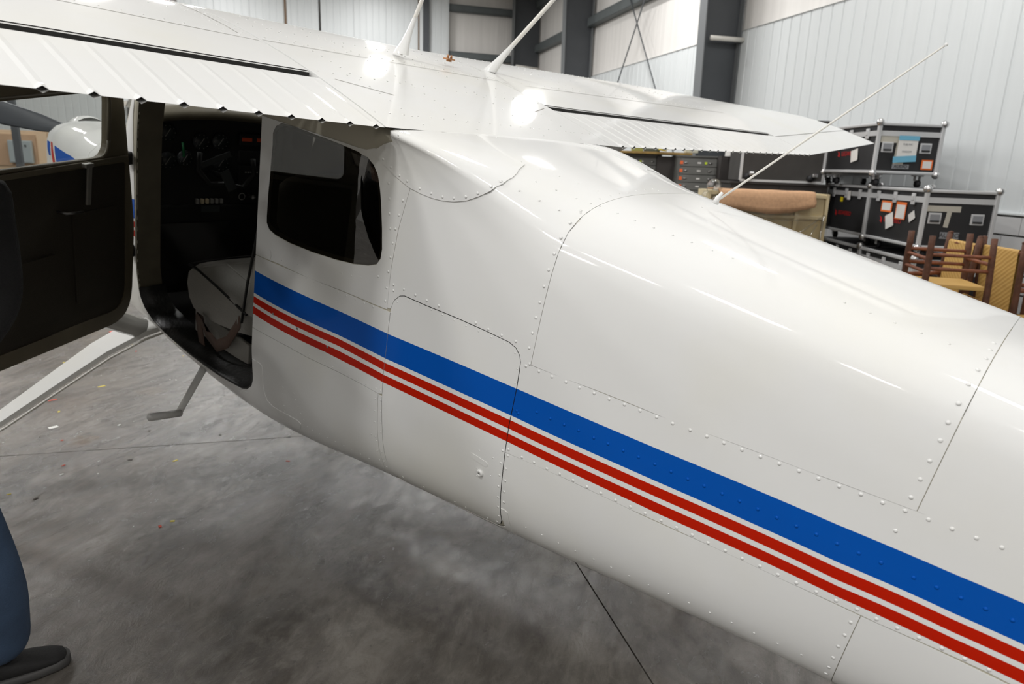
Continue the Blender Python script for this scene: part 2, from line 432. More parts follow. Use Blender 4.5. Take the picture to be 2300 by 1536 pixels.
# columns: tapered I sections against the right wall
def column(d, dep0, dep1, thick=0.012, fw=0.26, name='column'):
    root = empty(name, H(d, WALL_N)); root['kind'] = 'structure'; root.rotation_euler = (0, 0, HANG)
    h = 7.98
    m = MB(); m.add([(-thick, dep0, 0), (-thick, .1, 0), (-thick, .1, h), (-thick, dep1, h), (thick, dep0, 0), (thick, .1, 0), (thick, .1, h), (thick, dep1, h)],
                    [(0, 1, 2, 3), (7, 6, 5, 4), (0, 4, 5, 1), (3, 2, 6, 7), (0, 3, 7, 4), (1, 5, 6, 2)])
    m.build('web', MT['iron'], root)
    m = MB(); m.add([(-fw / 2, dep0, 0), (fw / 2, dep0, 0), (fw / 2, dep1, h), (-fw / 2, dep1, h), (-fw / 2, dep0 + .02, 0), (fw / 2, dep0 + .02, 0), (fw / 2, dep1 + .02, h), (-fw / 2, dep1 + .02, h)],
                    [(0, 1, 2, 3), (7, 6, 5, 4), (0, 4, 5, 1), (3, 2, 6, 7), (0, 3, 7, 4), (1, 5, 6, 2)])
    m.build('flange', MT['ironlight'], root)
    MB().box((0, .085, h / 2), (fw, .02, h)).build('flange', MT['ironlight'], root)
    m = MB(); m.tube([(-.18, dep0, 4.06), (-.18, .04, 4.07)], .045, 12); m.build('white_pipe', MT['cream'], root)
    return root
column(11.2, 0.74, 0.90); column(18.8, 0.80, 0.95); column(3.6, .74, .9); column(-4.0, .74, .9)
c3 = empty('column', H(23.9, WALL_N)); c3['kind'] = 'structure'; c3.rotation_euler = (0, 0, HANG)
MB().box((0, .55, 4), (.02, .95, 7.96)).build('web', MT['iron'], c3)
MB().box((0, 1.03, 4), (.30, .02, 7.96)).build('flange', MT['ironlight'], c3)
MB().tube([(-.2, .95, 5.05), (-.2, .1, 5.0)], .05, 12).build('white_pipe', MT['cream'], c3)
# wind bracing rods
m = MB(); m.tube([H(17.75, WALL_N - .28, 1.7), H(14.1, WALL_N - .28, 6.7)], .017, 6); m.build('brace_rod', MT['iron'], wall_r)
m = MB(); m.tube([H(12.2, WALL_N - .25, 1.1), H(16.6, WALL_N - .25, 6.65)], .017, 6); m.build('brace_rod', MT['iron'], wall_r)

FT = {
 'bt': [(2.628, 0.5519), (2.0989, 0.5541), (1.8457, 0.5552), (1.3251, 0.5546), (0.8925, 0.5541), (0.4789, 0.5525), (0.263, 0.5502), (0.146, 0.5482)],
 'bb': [(2.6247, 0.56), (2.0867, 0.5639), (1.8407, 0.5665), (1.325, 0.5683), (0.8686, 0.5716), (0.451, 0.574), (0.2335, 0.5715), (0.1151, 0.5689)],
 'r1t': [(2.6259, 0.5613), (2.0848, 0.5655), (1.8396, 0.5688), (1.3248, 0.571), (0.8648, 0.5751), (0.4466, 0.5783), (0.2286, 0.5758), (0.1102, 0.5727)],
 'r1b': [(2.6237, 0.5639), (2.0812, 0.5689), (1.8409, 0.5731), (1.3249, 0.5767), (0.8572, 0.5836), (0.4373, 0.5899), (0.2189, 0.5863), (0.1002, 0.5819)],
 'r2t': [(2.6245, 0.5653), (2.0788, 0.5713), (1.8397, 0.5759), (1.3236, 0.5807), (0.8532, 0.5893), (0.4329, 0.5968), (0.2143, 0.5923), (0.0953, 0.5875)],
 'r2b': [(2.6221, 0.5685), (2.1499, 0.5744), (1.8383, 0.5816), (1.3233, 0.5888), (0.8457, 0.6035), (0.4246, 0.6124), (0.2045, 0.6086), (0.0847, 0.6028)],
 'lap1': [(1.3308, 0.5421), (1.222, 0.5403), (1.1874, 0.5408), (1.0501, 0.5385), (0.8801, 0.5373), (0.7076, 0.5335), (0.5502, 0.53), (0.4324, 0.5258), (0.3618, 0.5233), (0.3033, 0.5207), (0.2206, 0.5167), (0.1842, 0.5153)],
 'lap2': [(1.3179, 0.606), (1.2282, 0.6063), (1.1314, 0.6078), (1.0392, 0.6115), (0.9522, 0.6143), (0.8689, 0.6189), (0.8212, 0.6205), (0.677, 0.6208), (0.5178, 0.6252), (0.3705, 0.6256), (0.2477, 0.6198), (0.1995, 0.618), (0.1405, 0.6137), (0.1067, 0.6101)],
 'door': [(1.8443, 0.5445), (1.8356, 0.5407), (1.8127, 0.5376), (1.792, 0.5366), (1.6982, 0.5364), (1.5789, 0.5356), (1.4667, 0.5353), (1.3806, 0.5354), (1.3545, 0.5367), (1.3371, 0.5396), (1.3301, 0.5426), (1.3262, 0.5542), (1.3264, 0.5633), (1.3267, 0.5742), (1.3224, 0.604), (1.3188, 0.6554), (1.3182, 0.6996), (1.3204, 0.7476), (1.3316, 0.7665), (1.3525, 0.7782), (1.39, 0.7781), (1.5249, 0.7835), (1.7602, 0.7997), (1.7806, 0.7838), (1.8055, 0.7695), (1.8185, 0.7424), (1.823, 0.7103), (1.8259, 0.6715), (1.8328, 0.6288), (1.8417, 0.5786), (1.8425, 0.5612), (1.8444, 0.5524)],
 'win': [(2.5499, 0.4568), (2.5513, 0.4215), (2.5338, 0.4018), (2.4991, 0.3875), (2.4447, 0.3846), (2.2838, 0.3889), (2.1588, 0.3922), (2.0753, 0.3954), (2.0296, 0.4045), (1.9992, 0.4253), (1.9787, 0.449), (1.9621, 0.4704), (1.9466, 0.4873), (1.9285, 0.5051), (1.9161, 0.5183), (1.9176, 0.5241), (1.933, 0.5282), (1.9704, 0.5307), (2.0447, 0.5333), (2.1356, 0.5349), (2.2663, 0.5361), (2.4082, 0.5365), (2.4986, 0.536), (2.5427, 0.5349), (2.5629, 0.5325), (2.5652, 0.5295), (2.5626, 0.5161), (2.5558, 0.4942)],
 'fair': [(1.9946, 0.4016), (1.9547, 0.4273), (1.9055, 0.4439), (1.8627, 0.4512), (1.833, 0.4537), (1.7881, 0.452), (1.7399, 0.4455), (1.699, 0.4351), (1.6549, 0.4188), (1.6126, 0.3982), (1.5741, 0.3676), (1.5421, 0.3251), (1.5255, 0.2726), (1.5264, 0.2235), (1.5376, 0.1926), (1.551, 0.173)],
 'doub': [(2.6128, 0.6289), (2.572, 0.6305), (2.5514, 0.634), (2.5476, 0.6535), (2.5522, 0.6736), (2.5498, 0.689), (2.5391, 0.7059), (2.5036, 0.7153), (2.4587, 0.7173), (2.3966, 0.7191), (2.3335, 0.7228), (2.3204, 0.7304), (2.3295, 0.7403)],
 'dbl2': [(1.3184, 0.7121), (1.3049, 0.7114), (1.2917, 0.715), (1.2883, 0.7381), (1.2934, 0.7911)],
 'nb1': [(5.1902, 0.4084), (4.8969, 0.411), (4.6038, 0.4104), (4.3926, 0.4115), (5.0581, 0.5055), (5.1362, 0.4674)],
 'nr1': [(5.3357, 0.3972), (5.268, 0.4002), (5.1919, 0.462), (5.1299, 0.4983), (5.0745, 0.5191), (5.1414, 0.5338), (5.2177, 0.5028), (5.276, 0.471)],
 'nb2': [(5.4673, 0.4007), (5.364, 0.403), (5.3161, 0.4728), (5.3826, 0.4795), (5.4377, 0.4539)],
}
RIV = {
 'r1': [(1.3123, 0.543), (1.2685, 0.5427), (1.2257, 0.5424), (1.1812, 0.5419), (1.139, 0.5416), (1.0953, 0.5411), (1.0513, 0.5406), (1.0081, 0.5399), (0.9645, 0.5394), (0.92, 0.5389), (0.8781, 0.5384), (0.8339, 0.5377), (0.7927, 0.537), (0.7519, 0.5364), (0.7096, 0.5356), (0.6679, 0.5348), (0.6269, 0.5339), (0.5847, 0.5328), (0.544, 0.5319), (0.5027, 0.5309), (0.4607, 0.5296), (0.4196, 0.5285), (0.3785, 0.527), (0.3373, 0.5256), (0.2966, 0.5244), (0.2559, 0.523), (0.215, 0.5213)],
 'r2': [(1.2469, 0.5613), (1.2023, 0.5615), (1.1576, 0.5616), (1.1122, 0.5615), (1.0656, 0.5619), (1.0231, 0.5619), (0.9787, 0.5621), (0.9357, 0.5622), (0.8911, 0.5623), (0.8476, 0.5626), (0.804, 0.5628), (0.7627, 0.5628), (0.7187, 0.5629), (0.6771, 0.5629), (0.6349, 0.563), (0.5921, 0.5632), (0.5492, 0.5631), (0.5069, 0.5628), (0.4641, 0.5629), (0.4206, 0.5627), (0.378, 0.5623), (0.3166, 0.5621), (0.2753, 0.5615), (0.2333, 0.5608), (0.1915, 0.5602), (0.1479, 0.5592)],
 'r3': [(1.264, 0.6022), (1.2221, 0.6026), (1.1785, 0.6039), (1.1365, 0.6039), (1.0934, 0.6054), (1.0499, 0.6071), (1.0071, 0.6081), (0.9636, 0.6101), (0.9202, 0.6109), (0.8785, 0.6122), (0.8354, 0.6131), (0.7939, 0.6142), (0.7529, 0.6154), (0.7123, 0.6177), (0.6699, 0.6184), (0.6297, 0.6193), (0.5881, 0.6192), (0.5471, 0.6201), (0.5066, 0.6201), (0.464, 0.62), (0.4228, 0.6193), (0.3813, 0.6177), (0.3421, 0.6183), (0.3031, 0.6166), (0.2626, 0.6152), (0.2216, 0.6134), (0.1818, 0.6114), (0.1409, 0.6086)],
 'r4': [(1.2268, 0.7334), (1.1686, 0.7336), (1.1118, 0.7352), (1.0551, 0.7363), (0.9963, 0.7367), (0.9419, 0.7374), (0.887, 0.7393), (0.8303, 0.7403), (0.7743, 0.7396), (0.7189, 0.7397), (0.6635, 0.7399), (0.6081, 0.7396), (0.5534, 0.7397), (0.4985, 0.7386), (0.4435, 0.7372)],
 'r5': [(1.3153, 0.2329), (1.3102, 0.2851), (1.3088, 0.3363), (1.3083, 0.3793), (1.3099, 0.4154), (1.3105, 0.448), (1.3115, 0.476), (1.3128, 0.5058), (1.3133, 0.5233), (1.3133, 0.5337)],
 'r6': [(0.3734, 0.1158), (0.3725, 0.1469), (0.3713, 0.1833), (0.3737, 0.2291), (0.3756, 0.2793), (0.3759, 0.3341), (0.3774, 0.3807), (0.376, 0.416), (0.3773, 0.4536), (0.3783, 0.4841), (0.3793, 0.5128), (0.379, 0.5419)],
 'r7': [(0.3818, 0.64), (0.3818, 0.6611), (0.3841, 0.6828), (0.3841, 0.7075), (0.3845, 0.7345), (0.3846, 0.7597)],
 'r8': [(1.8566, 0.4745), (1.8643, 0.4891), (1.8699, 0.5011), (1.8736, 0.5114), (1.8747, 0.5207), (1.8759, 0.529), (1.8744, 0.5368), (1.8729, 0.5425), (1.9272, 0.4619), (1.9143, 0.4785), (1.9052, 0.4916), (1.893, 0.5026), (1.9188, 0.5335), (1.9247, 0.5469)],
 'r9': [(1.5044, 0.5337), (1.4577, 0.534), (1.4095, 0.5338), (1.3601, 0.5335), (1.3121, 0.543), (1.8463, 0.534), (1.8429, 0.5366), (1.799, 0.5339), (1.7484, 0.534), (1.6998, 0.5341), (1.6496, 0.5339), (1.3022, 0.5413)],
 'r9b': [(1.842, 0.5461), (1.8206, 0.5405), (1.773, 0.5377), (1.7238, 0.5373), (1.6764, 0.5373), (1.6302, 0.5372), (1.5828, 0.5372), (1.5366, 0.5373), (1.4897, 0.5371), (1.4423, 0.5371), (1.3959, 0.5371), (1.3547, 0.5393), (1.3369, 0.5459), (1.335, 0.5525)],
 'r10': [(1.3129, 0.5989), (1.3112, 0.6106), (1.3113, 0.6366), (1.3076, 0.6556), (1.3069, 0.6749), (1.3061, 0.6957), (1.3035, 0.7177), (1.3031, 0.7431), (1.3075, 0.758), (1.3059, 0.7746), (1.3317, 0.6049), (1.3309, 0.6309), (1.3303, 0.6509), (1.329, 0.6698), (1.3278, 0.6905), (1.3277, 0.7122), (1.3291, 0.7364), (1.3431, 0.7613), (1.3042, 0.5658), (1.312, 0.5647)],
 'r11': [(1.4134, 0.6257), (1.3601, 0.6282), (1.3609, 0.6583), (1.4126, 0.6562), (1.4128, 0.6684)],
 'r12': [(2.4518, 0.5441), (2.5248, 0.5462), (2.4295, 0.5466), (2.3599, 0.5467), (2.2925, 0.5468), (2.2473, 0.547), (2.2011, 0.5471), (2.1538, 0.5471), (2.1078, 0.5471), (2.062, 0.5472), (2.0154, 0.5471), (1.9698, 0.547), (1.9255, 0.547), (2.0966, 0.5393), (2.0473, 0.5385), (1.9996, 0.5374), (1.9193, 0.5334), (2.2916, 0.5407), (2.3494, 0.543)],
 'r13': [(2.3305, 0.578), (2.2849, 0.5784), (2.2376, 0.5796), (2.1909, 0.5807), (2.1461, 0.5818), (2.1, 0.5835), (2.009, 0.5864), (1.9623, 0.5883), (1.9199, 0.59), (1.8689, 0.5907), (1.8461, 0.591)],
 'r14': [(2.6096, 0.6406), (2.6147, 0.6623), (2.6136, 0.6826), (2.6215, 0.7026), (2.629, 0.7232), (2.5672, 0.6449), (2.5738, 0.6658), (2.5769, 0.6865), (2.5819, 0.7086), (2.5786, 0.7318), (2.5622, 0.7324), (2.5057, 0.7309), (2.4523, 0.7302), (2.4242, 0.728), (2.3784, 0.7294), (2.3383, 0.731), (2.4072, 0.6577), (2.4094, 0.6706), (2.4124, 0.6843), (2.4137, 0.698), (2.4172, 0.7125), (2.3243, 0.673), (2.312, 0.6859), (2.3007, 0.6994), (2.2891, 0.7142), (2.3342, 0.6606), (2.2759, 0.7294), (2.2506, 0.735), (2.206, 0.7379), (2.1581, 0.7393), (2.1108, 0.7418)],
 'r15': [(1.8676, 0.6107), (1.8669, 0.6368), (1.8641, 0.6557), (1.8831, 0.6812), (1.8634, 0.6824), (1.857, 0.6903), (1.8593, 0.7125), (1.8613, 0.7381), (1.8397, 0.6088), (1.8367, 0.6329), (1.8343, 0.652), (1.8335, 0.6693), (1.8363, 0.7102), (1.8354, 0.7348), (1.8326, 0.7523), (1.8649, 0.7925), (1.9708, 0.7486), (1.9258, 0.751), (2.0173, 0.7465), (2.0621, 0.7431), (2.1106, 0.7416), (2.1591, 0.7398), (2.2055, 0.7373)],
 'r16': [(1.9573, 0.4146), (1.9231, 0.4284), (1.882, 0.4399), (1.8476, 0.4436), (1.792, 0.4433), (1.7449, 0.4375), (1.6993, 0.4271), (1.6573, 0.4124), (1.6139, 0.3896), (1.5759, 0.3578), (1.5442, 0.3055), (1.5339, 0.2644)],
 'r17': [(1.7586, 0.764), (1.7192, 0.793), (1.6583, 0.7645), (1.6253, 0.7935), (1.5755, 0.79), (1.5185, 0.7639), (1.4727, 0.7652), (1.4319, 0.7834), (1.3844, 0.7679)],
 'r18': [(1.3185, 0.1916), (1.3217, 0.1582), (1.3202, 0.1286), (1.3215, 0.1031), (1.3198, 0.0804), (1.3278, 0.0511), (1.3336, 0.0299), (1.3402, 0.0055), (1.3224, 0.0), (1.2977, 0.0), (1.3104, 0.2392)],
 'top': [(0.6493, 0.1844), (0.5951, 0.1856), (0.5437, 0.1853), (0.4917, 0.1848), (0.4386, 0.1836), (1.2375, 0.1878), (1.1831, 0.1889), (1.1279, 0.1878), (1.0743, 0.1868), (1.0223, 0.1859), (0.9669, 0.1867), (0.9135, 0.1843), (1.2934, 0.1869), (1.1744, 0.0), (1.2237, 0.0)],
}

# ------------------------------------------------------------------ aeroplane: fuselage surface
# local frame: x = right, y = forward station s, z = up q; the whole machine sits tail-down at 11 degrees
KS = np.array([-3.2, -1.5, -.6, .361, 1.27, 1.87, 2.6, 3.3, 3.75, 4.25, 4.8, 5.3, 5.6, 5.75])
KW = np.array([0.07, 0.235, 0.335, 0.435, 0.505, 0.541, 0.55, 0.547, 0.54, 0.515, 0.465, 0.4, 0.33, 0.24])
KT = np.array([1.02, 1.125, 1.209, 1.299, 1.369, 1.416, 1.42, 1.42, 1.4, 0.97, 0.9, 0.84, 0.77, 0.68])
KB = np.array([.90, .64, .44, .369, .214, .114, -.03, -.06, -.04, -.02, .05, .13, .22, .32])
UP = [(0, 0), (.25, .0015), (.45, .008), (.62, .022), (.75, .042), (.85, .070), (.92, .107), (.963, .157), (.985, .225), (.996, .31), (1.0, .42)]
FL = [(0, 0), (.30, .0), (.60, .002), (.85, .006), (.97, .009), (1.045, .0125), (1.052, .020), (1.018, .048), (.990, .11), (.99, .20), (1.0, .42)]
ST = [(0, 0), (.3, 0), (.6, 0), (.85, 0), (.97, .001), (1.0, .004), (1.0, .03), (1.0, .08), (1.0, .14), (1.0, .22), (1.0, .42)]
LO = [(1, .52), (.992, .40), (.965, .28), (.91, .18), (.82, .105), (.66, .048), (.45, .015), (.2, .003), (0, 0)]
NPC = len(UP) + len(LO)
def cubic(x, y, xi):
    h = np.diff(x); d = np.diff(y) / h
    m = np.empty_like(y); m[1:-1] = (d[:-1] * h[1:] + d[1:] * h[:-1]) / (h[1:] + h[:-1]); m[0] = d[0]; m[-1] = d[-1]
    i = np.clip(np.searchsorted(x, xi) - 1, 0, len(x) - 2); t = (xi - x[i]) / h[i]
    return y[i] * (2 * t**3 - 3 * t**2 + 1) + h[i] * m[i] * (t**3 - 2 * t**2 + t) + y[i + 1] * (3 * t**2 - 2 * t**3) + h[i] * m[i + 1] * (t**3 - t**2)
def smooth(a, b, x):
    t = np.clip((x - a) / (b - a), 0, 1); return t * t * (3 - 2 * t)
def surf(s, t):
    """left half of the skin: station s, girth parameter t 0 (keel line of the roof) .. 1 (belly)"""
    s = np.asarray(s, float).ravel(); t = np.asarray(t, float).ravel()
    w = cubic(KS, KW, s); qt = cubic(KS, KT, s); qb = cubic(KS, KB, s)
    b = (smooth(1.28, 1.90, s)**.9 * (1 - smooth(3.45, 3.85, s)))[:, None]; gg = smooth(1.93, 2.06, s)[:, None, None]
    up = np.array(UP)[None] * (1 - b[..., None]) + (np.array(FL)[None] * (1 - gg) + np.array(ST)[None] * gg) * b[..., None]
    k = (w / .55)[:, None]; lo = np.array(LO)[None]
    X = np.concatenate([up[:, :, 0] * w[:, None], lo[:, :, 0] * w[:, None]], 1)
    Q = np.concatenate([qt[:, None] - up[:, :, 1] * k, qb[:, None] + lo[:, :, 1] * k], 1)
    x = np.clip(t, 0, 1) * (NPC - 1); i = np.clip(x.astype(int), 0, NPC - 2); f = x - i; r = np.arange(len(s))
    def cr(V):
        p0 = V[r, np.maximum(i - 1, 0)]; p1 = V[r, i]; p2 = V[r, i + 1]; p3 = V[r, np.minimum(i + 2, NPC - 1)]
        return .5 * ((2 * p1) + (-p0 + p2) * f + (2 * p0 - 5 * p1 + 4 * p2 - p3) * f * f + (-p0 + 3 * p1 - 3 * p2 + p3) * f**3)
    return -cr(X), cr(Q)
# girth parameter <-> arc length (reference section)
_tt = np.linspace(0, 1, 801); _x, _q = surf(np.full(801, 1.6), _tt)
_al = np.concatenate([[0], np.cumsum(np.hypot(np.diff(_x), np.diff(_q)))])
GIRTH = float(_al[-1])
def t2a(t): return np.sign(t) * np.interp(np.abs(t), _tt, _al)
def a2t(a): return np.sign(a) * np.interp(np.abs(a), _al, _tt)
def skin(s, a, off=0.0):
    """points and normals on the skin; a = signed girth, positive on the left"""
    s = np.asarray(s, float); a = np.asarray(a, float); e = 1.5e-3
    def pos(s, a):
        t = np.abs(a2t(a)); x, q = surf(s, t); x = np.where(a >= 0, x, -x)
        return np.stack([x, s, q], 1)
    P = pos(s, a); ds = pos(s + e, a) - pos(s - e, a); da = pos(s, np.clip(a + e, -GIRTH, GIRTH)) - pos(s, np.clip(a - e, -GIRTH, GIRTH))
    N = np.cross(da, ds); N /= np.maximum(np.linalg.norm(N, axis=1, keepdims=True), 1e-12)
    C0 = np.stack([np.zeros_like(s), s, np.full_like(s, .75)], 1)
    fl = ((P - C0) * N).sum(1) < 0
    N[fl] *= -1
    return P + N * off, N
def st(pts):                                   # (s, t) -> (s, girth)
    p = np.array(pts, float); return np.stack([p[:, 0], t2a(p[:, 1])], 1)
def inside(P, poly):
    x, y = P[:, 0], P[:, 1]; r = np.zeros(len(P), bool); n = len(poly)
    for i in range(n):
        x0, y0 = poly[i]; x1, y1 = poly[(i + 1) % n]
        if y0 == y1: continue
        c = ((y0 > y) != (y1 > y)) & (x < (x1 - x0) * (y - y0) / (y1 - y0) + x0)
        r ^= c
    return r
def dist_poly(P, poly, closed=True):
    dmin = np.full(len(P), 1e9); n = len(poly)
    for i in range(n if closed else n - 1):
        a = poly[i]; b = poly[(i + 1) % n]; ab = b - a
        t = np.clip(((P - a) @ ab) / max(ab @ ab, 1e-12), 0, 1)
        dmin = np.minimum(dmin, np.linalg.norm(P - (a + t[:, None] * ab), axis=1))
    return dmin
def dens(poly, h, closed=True):
    out = []; n = len(poly)
    for i in range(n if closed else n - 1):
        a = poly[i]; b = poly[(i + 1) % n]; k = max(1, int(np.ceil(np.linalg.norm(b - a) / h)))
        out += [a + (b - a) * j / k for j in range(k)]
    if not closed: out.append(poly[-1])
    return np.array(out)
def rounded(poly, r=0.02, n=3):
    """round the corners of a closed polygon a little"""
    return poly
STRIPES = [(st(FT['bt']), st(FT['bb']), 1), (st(FT['r1t']), st(FT['r1b']), 2), (st(FT['r2t']), st(FT['r2b']), 2)]
def _ext(p):
    q = p[np.argsort(p[:, 0])]; return np.concatenate([[[-3.3, q[0, 1] - .03]], q, [[4.2, q[-1, 1]], [5.9, q[-1, 1]]]])
STRIPES = [(_ext(a), _ext(b), m) for a, b, m in STRIPES]
def stripe_index(s, a):
    r = np.zeros(len(s), int); aa = np.abs(a)
    for u, l, m in STRIPES:
        r[(aa > np.interp(s, u[:, 0], u[:, 1])) & (aa < np.interp(s, l[:, 0], l[:, 1]))] = m
    return r
def mesh_from(name, V, Nn, F, MI, mats, parent):
    me = bpy.data.meshes.new(name); me.from_pydata([tuple(v) for v in V], [], F)
    me.polygons.foreach_set('use_smooth', [True] * len(F)); me.polygons.foreach_set('material_index', MI)
    me.update(); me.normals_split_custom_set_from_vertices([tuple(n) for n in Nn])
    return link(name, me, parent, mats)
def patch(name, outline, off=.0015, thick=.0027, holes=(), h=.035, stripes=False, mats=None, parent=None, inward=False, rim_mat=None):
    """one sheet of skin cut to an outline given in (station, girth)"""
    mats = list(mats or [MT['white'], MT['blue'], MT['red']]); rim_i = 0
    if rim_mat is not None: mats.append(rim_mat); rim_i = len(mats) - 1
    outline = np.array(outline, float); holes = [np.array(x, float) for x in holes]
    loops = [dens(outline, h)] + [dens(x, h * .6) for x in holes]
    lo = outline.min(0); hi = outline.max(0)
    gx, gy = np.meshgrid(np.arange(lo[0] + h / 2, hi[0], h), np.arange(lo[1] + h / 2, hi[1], h), indexing='ij')
    gx[:, ::2] += h * .25
    G = np.stack([gx.ravel(), gy.ravel()], 1)
    k = inside(G, outline)
    for x in holes: k &= ~inside(G, x)
    G = G[k]
    for L in loops: 
        if len(G): G = G[dist_poly(G, L) > h * .45]
    pts = []; edges = []
    for L in loops:
        b = len(pts); n = len(L); pts += [tuple(p) for p in L]; edges += [(b + i, b + (i + 1) % n) for i in range(n)]
    lines = []
    if stripes:
        for u, l, m in STRIPES:
            for c in (u, l):
                for sg in (1,):
                    cc = c.copy(); kk = dens(cc, .05, False)
                    kk = kk[(kk[:, 0] > lo[0] - .06) & (kk[:, 0] < hi[0] + .06)]
                    if len(kk) > 1: lines.append(kk)
        for c in lines:
            if len(G): G = G[dist_poly(G, c, False) > h * .3]
        for c in lines:
            b = len(pts); pts += [tuple(p) for p in c]; edges += [(b + i, b + i + 1) for i in range(len(c) - 1)]
    pts += [tuple(p) for p in G]
    r = delaunay_2d_cdt([Vector(p) for p in pts], edges, [], 0, 1e-6)
    P = np.array([tuple(v) for v in r[0]]); T = np.array([f for f in r[2] if len(f) == 3])
    cen = P[T].mean(1)
    k = inside(cen, outline)
    for x in holes: k &= ~inside(cen, x)
    T = T[k]; cen = cen[k]
    ar = np.abs(np.cross(P[T[:, 1]] - P[T[:, 0]], P[T[:, 2]] - P[T[:, 0]])); T = T[ar > 1e-9]; cen = cen[ar > 1e-9]
    used = np.unique(T); mp = -np.ones(len(P), int); mp[used] = np.arange(len(used)); P = P[used]; T = mp[T]
    V, N = skin(P[:, 0], P[:, 1], off)
    # wind faces outwards
    fn = np.cross(V[T[:, 1]] - V[T[:, 0]], V[T[:, 2]] - V[T[:, 0]])
    fl = (fn * N[T].mean(1)).sum(1) < 0
    if inward: fl = ~fl; N = -N
    T[fl] = T[fl][:, ::-1]
    MI = list(stripe_index(cen[:, 0], cen[:, 1])) if stripes else [0] * len(T)
    F = [tuple(int(i) for i in t) for t in T]
    if thick:
        from collections import Counter
        cnt = {}
        for f in F:
            for i in range(3):
                e = (f[i], f[(i + 1) % 3]); cnt[e] = cnt.get(e, 0) + 1
        be = [e for e in cnt if (e[1], e[0]) not in cnt]
        V2, _ = skin(P[:, 0], P[:, 1], off - thick if not inward else off + thick)
        V = list(V); N = list(N)
        for a, b in be:
            k = len(V); rn = np.cross(V[b] - V[a], N[a]); rn = rn / max(np.linalg.norm(rn), 1e-9)
            V += [V[a], V[b], V2[b], V2[a]]; N += [rn] * 4
            F.append((k, k + 3, k + 2, k + 1)); MI.append(rim_i)
    return mesh_from(name, V, N, F, MI, mats, parent)
def skin_pt(s, t, off=0.0):
    p, n = skin(np.array([s]), t2a(np.array([t])), off); return p[0], n[0]
def domes(name, pts, r, parent, hgt=.45, mats=None, off=.0015):
    """a row of rivets: pts are (s, t)"""
    p = np.array(pts, float); P, N = skin(p[:, 0], t2a(p[:, 1]), off)
    mi0 = stripe_index(p[:, 0], t2a(p[:, 1]))
    V = []; NN = []; F = []; MI = []
    rs = [(1.0, 0.0), (.86, .55), (.5, .88)]
    for c, n, m in zip(P, N, mi0):
        u = np.cross(n, [0, 1, .01]); u /= np.linalg.norm(u); v = np.cross(n, u); b = len(V)
        for q, z in rs:
            for k in range(10):
                an = 2 * math.pi * k / 10; d = u * math.cos(an) + v * math.sin(an)
                V.append(c + d * r * q + n * r * hgt * z); w = d * q * .9 + n * (z + .15); NN.append(w / np.linalg.norm(w))
        V.append(c + n * r * hgt); NN.append(n)
        for i in range(2):
            for k in range(10): F.append((b + i * 10 + k, b + i * 10 + (k + 1) % 10, b + i * 10 + 10 + (k + 1) % 10, b + i * 10 + 10 + k)); MI.append(int(m))
        for k in range(10): F.append((b + 20 + k, b + 20 + (k + 1) % 10, b + 30)); MI.append(int(m))
    F2 = []
    Va = np.array(V)
    for f in F:
        fn = np.cross(Va[f[1]] - Va[f[0]], Va[f[2]] - Va[f[0]])
        F2.append(f if fn @ NN[f[0]] > 0 else f[::-1])
    return stuff(mesh_from(name, V, NN, F2, MI, mats or [MT['white'], MT['blue'], MT['red']], parent))

# ------------------------------------------------------------------ aeroplane: build
TH = math.radians(11.0)
plane = empty('airplane', (0, 0, 0), 0, 'white high-wing light aeroplane with a blue and two red stripes, left door standing open', 'airplane')
plane.rotation_euler = (TH, 0, 0)
def w2l(p):
    x, y, z = p; return Vector((x, y * math.cos(TH) + z * math.sin(TH), -y * math.sin(TH) + z * math.cos(TH)))
lapA, lapB = st(FT['lap1']), st(FT['lap2'])
lapA = lapA[np.argsort(lapA[:, 0])]; lapB = lapB[np.argsort(lapB[:, 0])]
TL = -3.18                                    # tail end station
a1 = lambda s: np.interp(s, lapA[:, 0], lapA[:, 1])
a2 = lambda s: np.interp(s, lapB[:, 0], lapB[:, 1])
GB = GIRTH * .992
def A(s, t): return (s, float(t2a(np.array([t]))[0]))
def AN(s, t): return (s, -float(t2a(np.array([t]))[0]))
def neg(L): return [(s, -a) for s, a in L]
g = .0008                                     # half of the lap joint
OPEN = [A(s, t) for s, t in [(2.628, .385), (2.628, .46), (2.627, .50), (2.627, .62), (2.628, .66), (2.634, .675), (2.652, .690), (2.70, .7075), (2.74, .7144), (2.98, .728), (3.25, .737), (3.52, .737), (3.64, .727), (3.70, .705), (3.722, .68), (3.725, .60), (3.71, .5454), (3.67, .46), (3.645, .385)]]
WIN = [tuple(x) for x in st(FT['win'])]
DOOR = np.array(st(FT['door']))
def grow(poly, e):
    p = np.array(poly); n = len(p); out = []
    ar = 0.5 * sum(p[i][0] * p[(i + 1) % n][1] - p[(i + 1) % n][0] * p[i][1] for i in range(n)); sg = 1 if ar > 0 else -1
    for i in range(n):
        t = p[(i + 1) % n] - p[i - 1]; t = t / max(np.linalg.norm(t), 1e-9); out.append(p[i] + np.array([t[1], -t[0]]) * e * sg)
    return np.array(out)
WS = [A(3.70, .16), A(3.74, .36), A(3.83, .465), A(3.895, .512), A(4.0, .50), A(4.13, .45), A(4.21, .36), A(4.24, .2)]
WS = WS + neg(WS[::-1])
RWIN = neg(grow(WIN, 0)); RDW = neg([A(2.75, .44), A(3.45, .42), A(3.55, .45), A(3.56, .52), A(3.5, .53), A(2.8, .53), A(2.74, .52)])
W3 = [MT['white'], MT['blue'], MT['red']]
